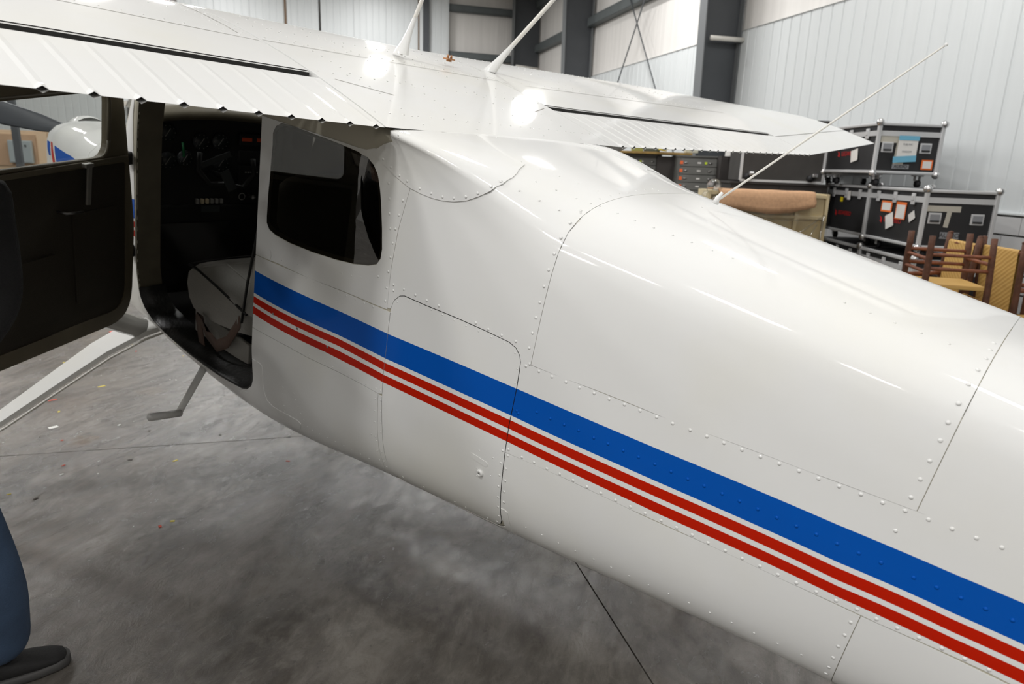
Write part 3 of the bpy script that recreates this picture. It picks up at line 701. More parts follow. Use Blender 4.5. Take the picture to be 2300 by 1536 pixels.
# inner skin that closes the joints
h_ws_l = [x for x in WS if x[1] > 0]; 
ws_half = [(3.70, .004)] + h_ws_l + [(4.24, .004)]
patch('inner_skin', [(TL, .001), (5.74, .001), (5.74, GB), (TL, GB)], -.0012, .004, [OPEN, grow(WIN, -.012), ws_half], .06, mats=[MT['seal']], parent=plane)
patch('inner_skin', [(TL, -.001), (5.74, -.001), (5.74, -GB), (TL, -GB)], -.0012, .004, [RWIN, RDW, neg(ws_half)], .06, mats=[MT['white']], parent=plane)
R3, R2, R3B = .3605, 1.2975, .370
# tail cone top sheets wrap over both sides
ss = np.linspace(TL, R3 - g, 12)
patch('skin_panel', [(s, a1(s) - g) for s in ss] + [(s, -a1(s)) for s in ss[::-1]], parent=plane, h=.05)
ss = np.linspace(R3 + g, R2 - g, 10)
patch('skin_panel', [(s, a1(s) - g) for s in ss] + [(s, -a1(s)) for s in ss[::-1]], parent=plane, h=.04)
# striped side sheet between the two lap joints
dr = DOOR[(DOOR[:, 0] < 1.345)]; dr = dr[np.argsort(dr[:, 1])]
aft = lambda a: np.interp(a, dr[:, 1], dr[:, 0])
ss = np.linspace(TL, 1.31, 24)
e = [(aft(a) - .0010, a) for a in np.linspace(a1(1.32) + g, a2(1.315) - g, 10)]
patch('skin_panel', [(s, a1(s) + g) for s in ss if s < e[0][0] - .01] + e + [(s, a2(s) - g) for s in ss[::-1] if s < e[-1][0] - .01], parent=plane, stripes=True, h=.045)
# lower sheets
ss = np.linspace(R3B + g, 1.30, 12)
dl = [(aft(a) - .0010, a) for a in np.linspace(a2(1.31) + g, A(1.32, .745)[1], 10)]
patch('skin_panel', [(s, a2(s) + g) for s in ss] + dl + [(1.300, A(0, .765)[1]), (1.296, A(0, .79)[1]), (1.294, GB), (R3B + g, GB)], parent=plane, h=.04)
ss = np.linspace(TL, R3B - g, 10)
patch('skin_panel', [(s, a2(s) + g) for s in ss] + [(R3B - g, GB), (TL, GB)], parent=plane, h=.05)
# panel between the tail cone and the cabin, over the roof
dt = [tuple(p) for p in DOOR if p[1] < A(0, .5447)[1]]
dtop = sorted([(s, a - .0010) for s, a in dt])
S1 = [A(1.8622, .5447), A(1.8657, .5277), A(1.8571, .4998), A(1.8329, .4543)]
front = [(s - g, a) for s, a in S1]
patch('skin_panel', [(R2 + g, -a1(1.3))] + [(R2 + g, a) for a in np.linspace(-a1(1.3) + .05, a1(1.3) - .0, 24)] + [(1.329, A(0, .5428)[1])] + dtop + [(1.852, A(0, .5447)[1])] + front + [A(1.86, .43), A(1.885, .40), (1.905, .35), (1.905, -.35)] + neg([A(1.885, .40), A(1.86, .43)]) + neg(front[::-1]) + [(1.862, -a1(1.3))], parent=plane, h=.035)
# cabin side with the rear window
C1 = [A(s, t) for s, t in [(2.6205, .5463), (2.4727, .5459), (2.2745, .5464), (1.9161, .5458), (1.8615, .5456)]]
DR = 2.6265
patch('cabin_side_panel', [A(DR, .385), A(DR, .46), A(DR, .50), (DR, C1[0][1] - g)] + [(s, a - g) for s, a in C1] + [(s + g, a) for s, a in S1[1:]] + [A(1.86, .432), A(1.90, .40), A(2.0, .385)], parent=plane, holes=[WIN], h=.035)
C2 = [A(s, t) for s, t in [(2.6205, .5755), (2.4962, .5767), (2.3629, .5789), (2.264, .5817), (2.0708, .5867), (1.9472, .5918), (1.856, .5971)]]
dlft = DOOR[(DOOR[:, 0] > 1.78) & (DOOR[:, 1] > A(0, .5445)[1])]; dlft = dlft[np.argsort(dlft[:, 1])]
dL = lambda a: np.interp(a, dlft[:, 1], dlft[:, 0])
patch('cabin_side_panel', [(DR, C1[0][1] + g)] + [(DR, a) for a in np.linspace(C1[0][1] + .02, C2[0][1] - .02, 6)] + [(DR, C2[0][1] - g)] + [(s, a - g) for s, a in C2[1:]] + [(dL(a) + .0010, a) for a in np.linspace(C2[-1][1] - .005, C1[-1][1] + .004, 8)], parent=plane, stripes=True, h=.035)
S1B = [A(s, t) for s, t in [(1.856, .5975), (1.8512, .6533), (1.8491, .7048), (1.845, .7402), (1.8542, .7786), (1.856, .82)]]
lowo = [p for p in OPEN if p[1] > A(0, .61)[1]]
patch('cabin_side_panel', [(DR, C2[0][1] + g)] + [(s - .0013, a) for s, a in lowo if s < 2.64] + [(s, a + .0015) for s, a in lowo if 2.64 <= s < 3.71] + [(3.727, A(0, .68)[1]), (3.76, A(0, .68)[1]), (3.76, GB), (1.858, GB)] + [(s + g, a) for s, a in S1B[::-1]] + [(s, a + g) for s, a in C2[::-1][1:-1]], parent=plane, h=.035)
# strip between that seam and the baggage door
patch('door_frame_strip', [(s - g, a) for s, a in S1B] + [(1.83, A(0, .80)[1])] + [(dL(a) + .0010, a) for a in np.linspace(A(0, .775)[1], S1B[0][1] + .004, 8)], parent=plane, h=.03)
patch('lower_skin_panel', [(1.851, A(0, .822)[1]), (1.825, A(0, .803)[1]), (1.762, A(0, .806)[1]), (1.52, A(0, .790)[1]), (1.39, A(0, .785)[1]), (1.345, A(0, .785)[1]), (1.32, A(0, .772)[1]), (1.303, A(0, .775)[1]), (1.298, GB), (1.855, GB)], parent=plane, h=.035)
door_b = patch('baggage_door', grow(DOOR, -.0012),   .0020, .003, parent=plane, stripes=True, h=.03, rim_mat=MT['gap'])
# near-black strip under the baggage door gap, painting its shade
patch('gap_shade_strip', grow(DOOR, .0016), -.0010, .0, holes=[grow(DOOR, -.02)], parent=plane, h=.03, mats=[MT['gap']])
# recessed latch and lock
lp, ln = skin_pt(1.4225, .667)
def on_skin(name, s, t, poly, off, thick, m, parent):
    """small raised plate: poly in metres (station, girth) round (s, t)"""
    c = np.array(A(s, t)); return patch(name, [tuple(c + np.array(p)) for p in poly], off, thick, parent=parent, h=.012, mats=[m])
def stad(L, W, ang, n=8):
    out = []
    for k in range(2 * n):
        an = math.pi * k / n + math.pi / 2 if False else math.pi * 2 * k / (2 * n)
        x = W * math.cos(an) + (L - W if math.cos(an) > 0 else -(L - W)); y = W * math.sin(an)
        out.append((x * math.cos(ang) - y * math.sin(ang), x * math.sin(ang) + y * math.cos(ang)))
    return out

latch = on_skin('latch_plate', 1.411, .6413, stad(.036, .0095, -.18), .0031, .002, MT['white'], door_b)
_p, _n = skin_pt(1.4009, .6611, .002)
m = MB(); n_ = Vector(_n); rot = n_.to_track_quat('Z', 'Y').to_matrix()
ring = []
for r, z in ((.0125, 0), (.0125, .003), (.0095, .0065), (.006, .0068), (.0055, .0055), (0.0001, .0055)):
    ring.append([Vector(_p) + rot @ Vector((r * math.cos(k * math.pi / 10), r * math.sin(k * math.pi / 10), z)) for k in range(20)])
m.grid(ring, closed=True); m.build('lock', MT['white'], door_b)
MB().box(Vector(_p) + n_ * .0056, (.007, .0016, .002), rot).build('keyhole', MT['gap'], door_b)
# reinforcing plates at the door corner and behind the baggage door
D_ = [A(s, t) for s, t in FT['doub']]
patch('corner_plate', [(2.622, D_[0][1])] + D_[1:] + [A(2.34, .75), A(2.5, .768), A(2.62, .7625), A(2.74, .7442), A(2.80, .735), A(2.75, .7222), A(2.696, .7158), A(2.65, .698), A(2.63, .677), A(2.622, .66)], .0032, .003, parent=plane, h=.025)
patch('corner_plate', [A(s, t) for s, t in [(1.3165, .7121), (1.3049, .7114), (1.2917, .715), (1.2883, .7381), (1.291, .80), (1.312, .80), (1.312, .775), (1.3135, .748)]], .0032, .003, parent=plane, h=.02)
# wing root fairing: one scalloped sheet on either side
FA = st(FT['fair'])
def fair(sgn):
    L = [(s, a * sgn) for s, a in FA]
    top = [(1.575, FA[-1][1] * .85 * sgn), (1.62, FA[-1][1] * .80 * sgn), (1.75, FA[-1][1] * .80 * sgn), (1.90, FA[-1][1] * .80 * sgn), (1.905, A(0, .36)[1] * sgn), (1.99, A(0, .39)[1] * sgn)]
    return patch('wing_root_fairing', L + top, .0042, .0035, parent=plane, h=.025)
fair(1); fair(-1)
# forward fuselage
patch('cabin_side_panel', [A(3.72, .385), A(3.735, .47), A(3.735, .60), A(3.733, .679), (3.763, A(0, .683)[1]), (3.763, GB), (4.248, GB), A(4.248, .412), A(4.14, .462), A(4.0, .512), A(3.89, .524), A(3.82, .475), A(3.73, .37)], parent=plane, stripes=True, h=.04)
cs = np.linspace(4.252, 5.735, 12)
cs = np.linspace(4.252, 4.474, 4); patch('engine_cowl', [(s, GB) for s in cs] + [(s, -GB) for s in cs[::-1]], .006, .008, parent=plane, stripes=True, h=.05)
cs = np.linspace(4.478, 5.735, 10); patch('engine_cowl', [(s, GB) for s in cs] + [(s, -GB) for s in cs[::-1]], .006, .008, parent=plane, h=.05)
for key, mm in (('nb1', 'blue'), ('nr1', 'red'), ('nb2', 'blue')):
    for sgn in (1, -1):
        patch('nose_stripe', [(s, a * sgn) for s, a in st(FT[key])], .0068, 0, parent=plane, h=.03, mats=[MT[mm]])
ws = patch('windshield', grow(WS, .012), -.003, .0, parent=plane, h=.05, mats=[MT['clear']])
patch('rear_window', grow(WIN, -.0015), .0008, .003, parent=plane, h=.04, mats=[MT['tint']])
patch('rear_window', neg(grow(WIN, .006)), -.006, .0, parent=plane, h=.05, mats=[MT['tint']])
patch('door_window', grow(RDW, .008), -.006, .0, parent=plane, h=.05, mats=[MT['tint']])
# nose bowl with two air intakes, spinner, propeller
aa = np.linspace(-GIRTH, GIRTH, 49)[:-1]
V0, _ = skin(np.full(48, 5.735), aa, .006)
c0 = np.array([0, 5.76, .58]); rows = []
for k, (sc, ds) in enumerate(((1, 0), (.93, .045), (.80, .07), (.62, .075), (.5, .06), (.0, .05))):
    rows.append([Vector((c0[0] + (v[0] - c0[0]) * sc, 5.735 + ds, c0[2] + (v[2] - c0[2]) * sc)) for v in V0])
nb_ = MB().grid(rows, closed=True); nb_.build('nose_bowl', MT['white'], plane)
for sg in (-1, 1):
    MB().ball((sg * .19, 5.80, .60), 1, 14, 8, sc=(.07, .012, .045)).build('air_intake', MT['gap'], plane)
sp = []
for r, y in ((.13, 5.79), (.135, 5.83), (.12, 5.92), (.085, 6.0), (.035, 6.05), (.001, 6.06)):
    sp.append([Vector((r * math.cos(k * math.pi / 10), y, .66 + r * math.sin(k * math.pi / 10))) for k in range(20)])
prop = empty('propeller', (0, 5.87, .66)); prop.parent = plane
m = MB().grid(sp, closed=True); m.v = [(v[0], v[1] - 5.87, v[2] - .66) for v in m.v]; m.build('spinner', MT['white'], prop)
for sgn in (1, -1):
    rows = []
    for r, c, tw in ((.06, .07, 62), (.16, .10, 52), (.30, .15, 42), (.50, .165, 31), (.72, .155, 23), (.92, .125, 18), (1.02, .075, 16)):
        row = []; t_ = .028 * (1 - r) + .008; a = math.radians(tw)
        for k in range(12):
            an = 2 * math.pi * k / 12; u = math.cos(an) * c / 2; w = math.sin(an) * t_ / 2
            y = u * math.sin(a) + w * math.cos(a); z = u * math.cos(a) - w * math.sin(a)
            row.append(Vector((-r * sgn, y, z * sgn)))
        rows.append(row)
    m = MB().grid(rows, closed=True); m.f.append([len(m.v) - 12 + k for k in range(12)]); m.mi.append(0); m.sm.append(False)
    b_ = m.build('blade', MT['prop'], prop); b_.rotation_euler = (0, math.radians(12.5), 0)
# door jambs and sill
def jamb(name, pts, depths, m, parent=plane):
    p = np.array(pts); rows = []
    for d in depths:
        V, N = skin(p[:, 0], p[:, 1], d); rows.append([Vector(v) for v in V])
    return MB().grid(rows).build(name, m, parent)
od = dens(np.array(OPEN), .03, False)
i_f = [p for p in od if p[0] > 3.6 and p[1] < A(0, .70)[1]]
i_s = [p for p in od if p[1] > A(0, .655)[1]]
i_r = [p for p in od if p[0] < 2.64 and p[1] < A(0, .67)[1]]
jamb('door_post', i_f, (.001, -.012, -.02, -.105, -.11), MT['jamb'])
jamb('door_post', i_r, (.001, -.012, -.06), MT['jamb'])
V_ = []
for off, ins in ((.0035, 0), (.004, .012), (-.004, .02), (-.012, .028), (-.02, .05), (-.05, .065), (-.10, .075), (-.12, .078)):
    p = np.array(i_s); cen = np.array([3.2, A(0, .60)[1]]); d = cen - p; d /= np.linalg.norm(d, axis=1, keepdims=True)
    V, N = skin((p + d * ins * .25)[:, 0], (p + d * ins * .25)[:, 1], off); V_.append([Vector(v) for v in V])
MB().grid(V_).build('door_sill', MT['rubber'], plane)
# cabin: lining, bulkheads, floor
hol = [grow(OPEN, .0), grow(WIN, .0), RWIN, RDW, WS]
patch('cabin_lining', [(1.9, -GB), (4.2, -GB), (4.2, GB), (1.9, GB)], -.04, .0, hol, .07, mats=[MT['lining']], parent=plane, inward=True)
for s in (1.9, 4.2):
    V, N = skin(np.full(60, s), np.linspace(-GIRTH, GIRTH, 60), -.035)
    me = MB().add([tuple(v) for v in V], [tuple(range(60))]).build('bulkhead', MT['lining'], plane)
MB().box((0, 3.32, .10), (.80, 1.5, .02)).build('cabin_floor', MT['lining'], plane)
# instrument panel
ip = empty('instrument_panel', (0, 3.85, .9)); ip.parent = plane
m = MB(); m.box((0, .03, .0), (1.0, .05, .48), None, 0, .008); m.build('panel_board', MT['panelblack'], ip)
MB().box((0, .02, -.27), (.94, .06, .10), None, 0, .01).build('switch_panel', MT['panelblack'], ip)
rows = []
for y, z in ((.03, .215), (-.03, .225), (-.05, .245), (-.03, .275), (.08, .285), (.30, .27)):
    rows.append([Vector((x, y, z - .05 * (x / .5)**2)) for x in np.linspace(-.49, .49, 15)])
MB().grid(rows).build('glareshield', MT['jamb'], ip)
def dial(x, q, r):
    o = MB().tube([(x, .004, q - .9), (x, -.006, q - .9)], r, 20).build('dial', MT['dial'], ip)
    m = MB()
    for k in range(10):
        an = 2 * math.pi * k / 10; c = Vector((x + r * .78 * math.cos(an), -.0068, q - .9 + r * .78 * math.sin(an))); m.box(c, (.004, .001, .004))
    m.box((x, -.0068, q - .9), (.004, .001, r * 1.1), Matrix.Rotation(.6, 3, 'Y')); m.build('dial_marks', MT['dialwhite'], o)
for x, q, r in ((-.336, 1.042, .045), (-.336, .905, .045), (-.166, 1.005, .045), (-.064, 1.01, .045), (-.06, .90, .045), (-.25, .92, .04)): dial(x, q, r)
for q in (1.03, .94, .86, .80): MB().box((.13, -.005, q - .9), (.19, .02, .062), None, 0, .004).build('radio_unit', MT['panelblack'], ip)
for x, w in ((.075, .058), (.162, .058)): MB().box((x, -.017, 1.03 - .9), (w, .003, .018)).build('radio_display', MT['orange'], ip)
for k in range(5): MB().box((.075 + k * .016, -.0165, .856 - .9), (.011, .003, .006)).build('radio_button', MT['dialwhite'], ip)
for k in range(6): MB().box((-.19 + k * .026, -.015, .700 - .9), (.016, .016, .026), None, 0, .003).build('rocker_switch', mat('switch_cream', srgb(214, 200, 168), .4) if k in (1, 2) else MT['dialwhite'], ip)
m = MB(); m.tube([(.097, -.01, .729 - .9), (.097, -.06, .729 - .9)], .008, 10); m.ball((.097, -.065, .729 - .9), .016); m.build('knob', MT['steel'], ip)
m = MB(); m.tube([Vector((.058 + .018 * math.cos(k * .4), -.015, .722 - .9 + .018 * math.sin(k * .4))) for k in range(17)], .002, 6); m.build('bezel_ring', MT['dialwhite'], ip)
m = MB(); m.box((-.12, -.02, .66 - .9), (.10, .002, .035)); m.build('placard', MT['dial'], ip)
yk = MB(); yk.tube([(-.12, .02, .85 - .9), (-.12, -.17, .86 - .9)], .016, 10)
yk.tube([(-.26, -.18, .985 - .9), (-.27, -.18, .90 - .9), (-.21, -.18, .83 - .9), (-.12, -.18, .83 - .9), (-.03, -.18, .81 - .9), (.03, -.18, .88 - .9), (.02, -.18, .96 - .9)], .014, 8)
yk.build('control_yoke', MT['panelblack'], ip)
MB().box((-.12, -.20, .852 - .9), (.052, .006, .11), Matrix.Rotation(-.45, 3, 'Y'), 0, .004).build('yoke_clip', MT['dial'], ip)
MB().box((-.165, -.15, .945 - .9), (.17, .01, .03), Matrix.Rotation(-.40, 3, 'Y'), 0, .004).build('map_holder', MT['dial'], ip)
m = MB(); m.tube([(-.27, -.02, 1.0 - .9), (-.268, -.03, .93 - .9)], .006, 6); m.build('key_tag', mat('green_tag', srgb(30, 120, 70), .4), ip)
# pilot seat
def seat(x0):
    r = empty('seat', (x0, 3.15, .08)); r.parent = plane
    W = .27
    def cushion(name, mk, m_):
        rows = mk; return MB().grid(rows).build(name, m_, r)
    def slab(prof, wide, n=13, crown=.02):
        """profile in (y,z) swept across x with a soft crown"""
        P = []
        for k in range(n):
            u = -1 + 2 * k / (n - 1); e = (1 - abs(u)**4)
            cy = sum(p[0] for p in prof) / len(prof); cz = sum(p[1] for p in prof) / len(prof)
            f = .82 + .18 * (1 - abs(u)**6)
            P.append([Vector((u * wide, cy + (y - cy) * f, cz + (z - cz) * f)) for y, z in prof])
        mb = MB(); mb.grid([[P[k][j] for k in range(n)] for j in list(range(len(prof))) + [0]])
        mb.add(P[0], [tuple(range(len(prof)))]); mb.add(P[-1], [tuple(range(len(prof) - 1, -1, -1))])
        return mb
    prof = [(-.25, .24), (-.25, .37), (-.20, .40), (0, .415), (.20, .44), (.27, .435), (.31, .40), (.325, .33), (.30, .25), (.24, .20), (0, .20)]
    c_ = slab(prof, W).build('seat_cushion', MT['leather'], r)
    m = MB()
    
    m.tube([(-W * .97, -.25, .36), (-W, 0, .408), (-W, .2, .432), (-W * .985, .275, .425)], .006, 6)
    m.tube([(-W * .97, .262, .436), (0, .278, .441), (W * .97, .262, .436)], .004, 6)
    m.build('seat_piping', MT['piping'], c_) if False else m.build('seat_piping', MT['piping'], r)
    prof = [(-.22, .30), (-.255, .50), (-.33, .80), (-.38, .98), (-.43, 1.02), (-.47, .98), (-.42, .72), (-.36, .48), (-.33, .30)]
    slab(prof, W * .97).build('seat_back', MT['leather'], r)
    m = MB(); m.tube([(-W * .98, -.215, .31), (-W * .98, -.25, .50), (-W * .98, -.325, .80), (-W * .98, -.375, .98)], .006, 6); m.build('back_piping', MT['piping'], r)
    for sx in (-1, 1):
        MB().box((sx * .235, 0.0, .145), (.02, .50, .13), Matrix.Rotation(.0, 3, 'X'), 0, .006).build('side_plate', MT['leather'], r)
        MB().box((sx * .20, .02, .02), (.05, .75, .03)).build('seat_rail', MT['yellow'], r)
        m = MB(); m.tube([(sx * .22, -.27, .30), (sx * .22, -.24, .05)], .012, 8); m.tube([(sx * .22, -.33, .36), (sx * .2, -.30, .05)], .01, 8); m.build('seat_leg', MT['darkmetal'], r)
    m = MB()
    for x in (-.12, .02, .14): m.tube([(x, -.22, .404), (x, 0, .417), (x, .20, .441)], .004, 6)
    m.tube([(-W * .9, .19, .437), (W * .9, .19, .437)], .004, 6); m.build('seat_seam', MT['leather'], r)
    # lap belt
    rows = []
    for (x, y, z, wx, wz) in ((-.275, .10, .04, .0, .0), (-.285, .13, .20, 0, 0), (-.29, .11, .235, 0, 0)):
        rows.append([Vector((x, y - .028, z)), Vector((x, y + .028, z))])
    for (x, y, z) in ((-.292, .04, .17), (-.292, -.06, .14), (-.285, -.14, .19), (-.262, -.2, .31)):
        rows.append([Vector((x, y - .006, z - .028)), Vector((x, y + .006, z + .028))])
    o = MB().grid(rows).build('seat_belt', MT['belt'], r)
    sol = o.modifiers.new('thick', 'SOLIDIFY'); sol.thickness = .004
    return r
seat(-.16); seat(.32)
# centre section of the wing over the cabin
def naca(x, m=.02, p=.4, t=.12):
    x = np.asarray(x, float)
    yt = 5 * t * (.2969 * np.sqrt(x) - .126 * x - .3516 * x**2 + .2843 * x**3 - .1036 * x**4)
    yc = np.where(x < p, m / p**2 * (2 * p * x - x * x), m / (1 - p)**2 * (1 - 2 * p + 2 * p * x - x * x))
    return yc + yt, yc - yt
def wsec(ax, xo):
    """leading edge, trailing edge station, trailing edge height, incidence slope at |x| = ax"""
    e = max(0.0, ax - 2.95); u = max(0.0, min(ax, 2.95) - xo)
    sT = 1.899 - .0172 * u + .0996 * e; qT = 1.4153 + .0242 * u + .0577 * e
    sL = 3.60 - .125 * e; inc = .07 - .016 * e
    return sL, sT, qT, inc
def wpt(ax, xc, upper, sg, xo):
    sL, sT, qT, inc = wsec(ax, xo); c = sL - sT
    a, b = naca(np.array([xc])); y = float(a[0] if upper else b[0])
    return Vector((sg * ax, sL - xc * c, qT + inc * (1 - xc) * c + y * c))
def xc_of(ax, s, xo):
    sL, sT, _, _ = wsec(ax, xo); return (sL - s) / (sL - sT)
cs_ = [0, .004, .015, .04, .08, .14, .22, .32, .44, .56, .68, .78, .86, .93, .97, 1.0]
def wing(sg, xo, bead0):
    root = empty('wing', (0, 0, 0)); root.parent = plane
    xs = list(np.linspace(.60, 2.93, 10)); xa = list(np.linspace(2.93, 5.42, 9))
    fcut = lambda ax: xc_of(ax, 2.29 - .050 * (ax - .68), xo)
    acut = lambda ax: xc_of(ax, 2.125 + .115 * (ax - 2.95), xo)
    def shell(xl, cut, name):
        m = MB()
        U = [[wpt(ax, cut(ax) * c, True, sg, xo) for c in cs_] for ax in xl]
        Lw = [[wpt(ax, cut(ax) * .93 * c, False, sg, xo) for c in cs_] for ax in xl]
        m.grid(U); m.grid(Lw)
        m.grid([[U[i][-1], Lw[i][-1]] for i in range(len(xl))], mi=1, smooth=False)
        lip = [[wpt(ax, cut(ax) + f, True, sg, xo) + Vector((0, 0, -.0028)) for f in (-.004, .0058)] for ax in xl]
        m.grid(lip); m.grid([[l[1], l[1] + Vector((0, .004, -.03))] for l in lip], mi=1, smooth=False)
        # rolled lip of the cove
        for k in (0, -1):
            n = len(cs_); m.add(U[k] + Lw[k], [(j, j + 1, n + j + 1, n + j) for j in range(n - 1)])
        return m.build(name, None, root, [MT['white'], MT['gap']])
    shell(xs, fcut, 'wing_skin'); shell(xa, acut, 'wing_skin')
    # wing tip
    tip = []
    for k, (dx, sc) in enumerate(((0, 1), (.07, .96), (.13, .86), (.17, .68), (.19, .40), (.195, .12))):
        ax = 5.42; ring = []
        for c in cs_: ring.append((c, True))
        for c in cs_[::-1][1:]: ring.append((c, False))
        row = []
        for c, up in ring:
            p = wpt(ax, c, up, sg, xo); mid = (wpt(ax, c, True, sg, xo) + wpt(ax, c, False, sg, xo)) / 2
            p2 = mid + (p - mid) * math.sqrt(max(0, 1 - (dx / .196)**2)); s0 = wpt(ax, .45, True, sg, xo).y
            p2.y = s0 + (p2.y - s0) * (1 - .35 * (dx / .195)**3); p2.x += sg * dx; row.append(p2)
        tip.append(row)
    MB().grid(tip).build('wing_tip', MT['white'], root)
    # flap with pressed beads that end in open diamonds at the trailing edge
    beads = [bead0 + .09 * i for i in range(26)]
    fx = sorted(set([.598, 2.925] + [b + d for b in beads for d in (-.012, 0, .012)] + [b + .045 for b in beads if b + .045 < 2.92]))
    nose = []
    def fp(ax, f, up):
        """f 0 at the flap nose, 1 at the trailing edge"""
        c0 = fcut(ax) + .0105; xc = c0 + (1 - c0) * f
        p = wpt(ax, xc, up, sg, xo)
        if f < .12:
            mid = (wpt(ax, xc, True, sg, xo) + wpt(ax, xc, False, sg, xo)) / 2 - Vector((0, 0, .006))
            p = mid + (p - mid) * math.sqrt(max(0.0, 1 - ((.12 - f) / .12)**2))
        bd = min(abs(ax - b) for b in beads); 
        ramp = max(0.0, min(1.0, (f - .13) / .1)); h = (.0016 * ramp + .0056 * max(0.0, (f - .92) / .08)) * max(0.0, 1 - bd / .0119)
        p.z += h if up else -h
        return p
    ff = [0, .01, .03, .07, .12, .2, .33, .5, .67, .82, .92, .97, 1.0]
    m = MB(); m.grid([[fp(ax, f, True) for f in ff] for ax in fx], smooth=False); m.grid([[fp(ax, f, False) for f in ff] for ax in fx], smooth=False)
    for ax in (fx[0], fx[-1]):
        n = len(ff); m.add([fp(ax, f, True) for f in ff] + [fp(ax, f, False) for f in ff], [(j, j + 1, n + j + 1, n + j) for j in range(n - 1)])
    fl_ = m.build('flap', MT['white'], root)
    ax_ = list(np.linspace(2.945, 5.40, 12))
    def ap(ax, f, up):
        c0 = acut(ax) + .006; return wpt(ax, c0 + (1 - c0) * f, up, sg, xo)
    m = MB(); m.grid([[ap(ax, f, True) for f in (0, .2, .4, .6, .8, 1)] for ax in ax_]); m.grid([[ap(ax, f, False) for f in (0, .2, .4, .6, .8, 1)] for ax in ax_])
    m.grid([[ap(ax, 0, True), ap(ax, 0, False)] for ax in ax_], smooth=False)
    for ax in (ax_[0], ax_[-1]): m.add([ap(ax, f, True) for f in (0, .5, 1)] + [ap(ax, f, False) for f in (0, .5, 1)], [(0, 1, 4, 3), (1, 2, 5, 4)])
    m.build('aileron', MT['white'], root)
    return root
wing_l = wing(-1, .63, .63)
wing_r = wing(1, .68, .68)
m = MB()
cx = list(np.linspace(-.592, .592, 13))
U = [[wpt(.63, c, True, 1, .63) for c in cs_] for x in cx]; Lw = [[wpt(.63, c, False, 1, .63) for c in cs_] for x in cx]
for i, x in enumerate(cx):
    for r_ in (U[i], Lw[i]):
        for k, p in enumerate(r_): r_[k] = Vector((x, p.y, p.z + .0008))
m.grid(U); m.grid(Lw)
for k in (0, -1):
    n = len(cs_); m.add(U[k] + Lw[k], [(j, j + 1, n + j + 1, n + j) for j in range(n - 1)])
m.build('cabin_roof_skin', MT['white'], plane)
def top_pt(x, s, up=.0):
    ax = max(abs(x), .0); xo = .63 if x < 0 else .68; u = max(ax, .60 if ax >= .6 else .63)
    if ax < .6: p = wpt(.63, xc_of(.63, s, .63), True, 1, .63); return Vector((x, p.y, p.z + .0008 + up))
    p = wpt(ax, xc_of(ax, s, xo), True, 1 if x > 0 else -1, xo); p.z += up; return p
def seam(pts, w=.0016):
    L = []
    for (x0, s0), (x1, s1) in zip(pts, pts[1:]):
        n = max(2, int(math.hypot(x1 - x0, s1 - s0) / .05)); L += [(x0 + (x1 - x0) * k / n, s0 + (s1 - s0) * k / n) for k in range(n)]
    L.append(pts[-1]); rows = []
    for i, (x, s_) in enumerate(L):
        a = L[max(i - 1, 0)]; b = L[min(i + 1, len(L) - 1)]; d = Vector((b[0] - a[0], b[1] - a[1])).normalized() * w
        rows.append([top_pt(x - d.y, s_ + d.x, .0007), top_pt(x + d.y, s_ - d.x, .0007)])
    return MB().grid(rows).build('skin_joint', MT['seal2'], plane)
for sg in (-1, 1):
    seam([(sg * .61, 2.565), (sg * 2.9, 2.52)]); seam([(sg * .655, 3.15), (sg * .655, 2.62)]); seam([(sg * .535, 2.24), (sg * .36, 2.16)])
seam([(-.59, 2.58), (.59, 2.58)])
def wing_rivets(L, r=.0036):
    V = []; m = MB()
    for x, s_ in L: m.ball(top_pt(x, s_, 0), r, 8, 4, sc=(1, 1, .5))
    return stuff(m.build('rivet_row', MT['white'], plane))
for sg in (-1, 1):
    for s0 in (2.60, 2.85, 3.10, 3.28): wing_rivets([(sg * (.66 + .06 * k), s0) for k in range(36)])
    for x in (.63, .69, 1.25, 1.9, 2.55): wing_rivets([(sg * x, 2.64 + .05 * k) for k in range(17)])
for s0 in (2.0, 2.3, 2.62, 2.8): wing_rivets([(-.56 + .056 * k, s0 + .0 * k) for k in range(21)])
for x in (-.42, -.18, .18, .42): wing_rivets([(x, 1.94 + .055 * k) for k in range(22)])
# lift struts
for sg in (-1, 1):
    a = w2l((sg * .49, 3.72, .76)); b = wpt(2.75, .40, False, sg, .63)
    MB().tube([a, a.lerp(b, .5), b], [.028, .034, .028], 12, flat=1.9).build('lift_strut', MT['white'], plane)
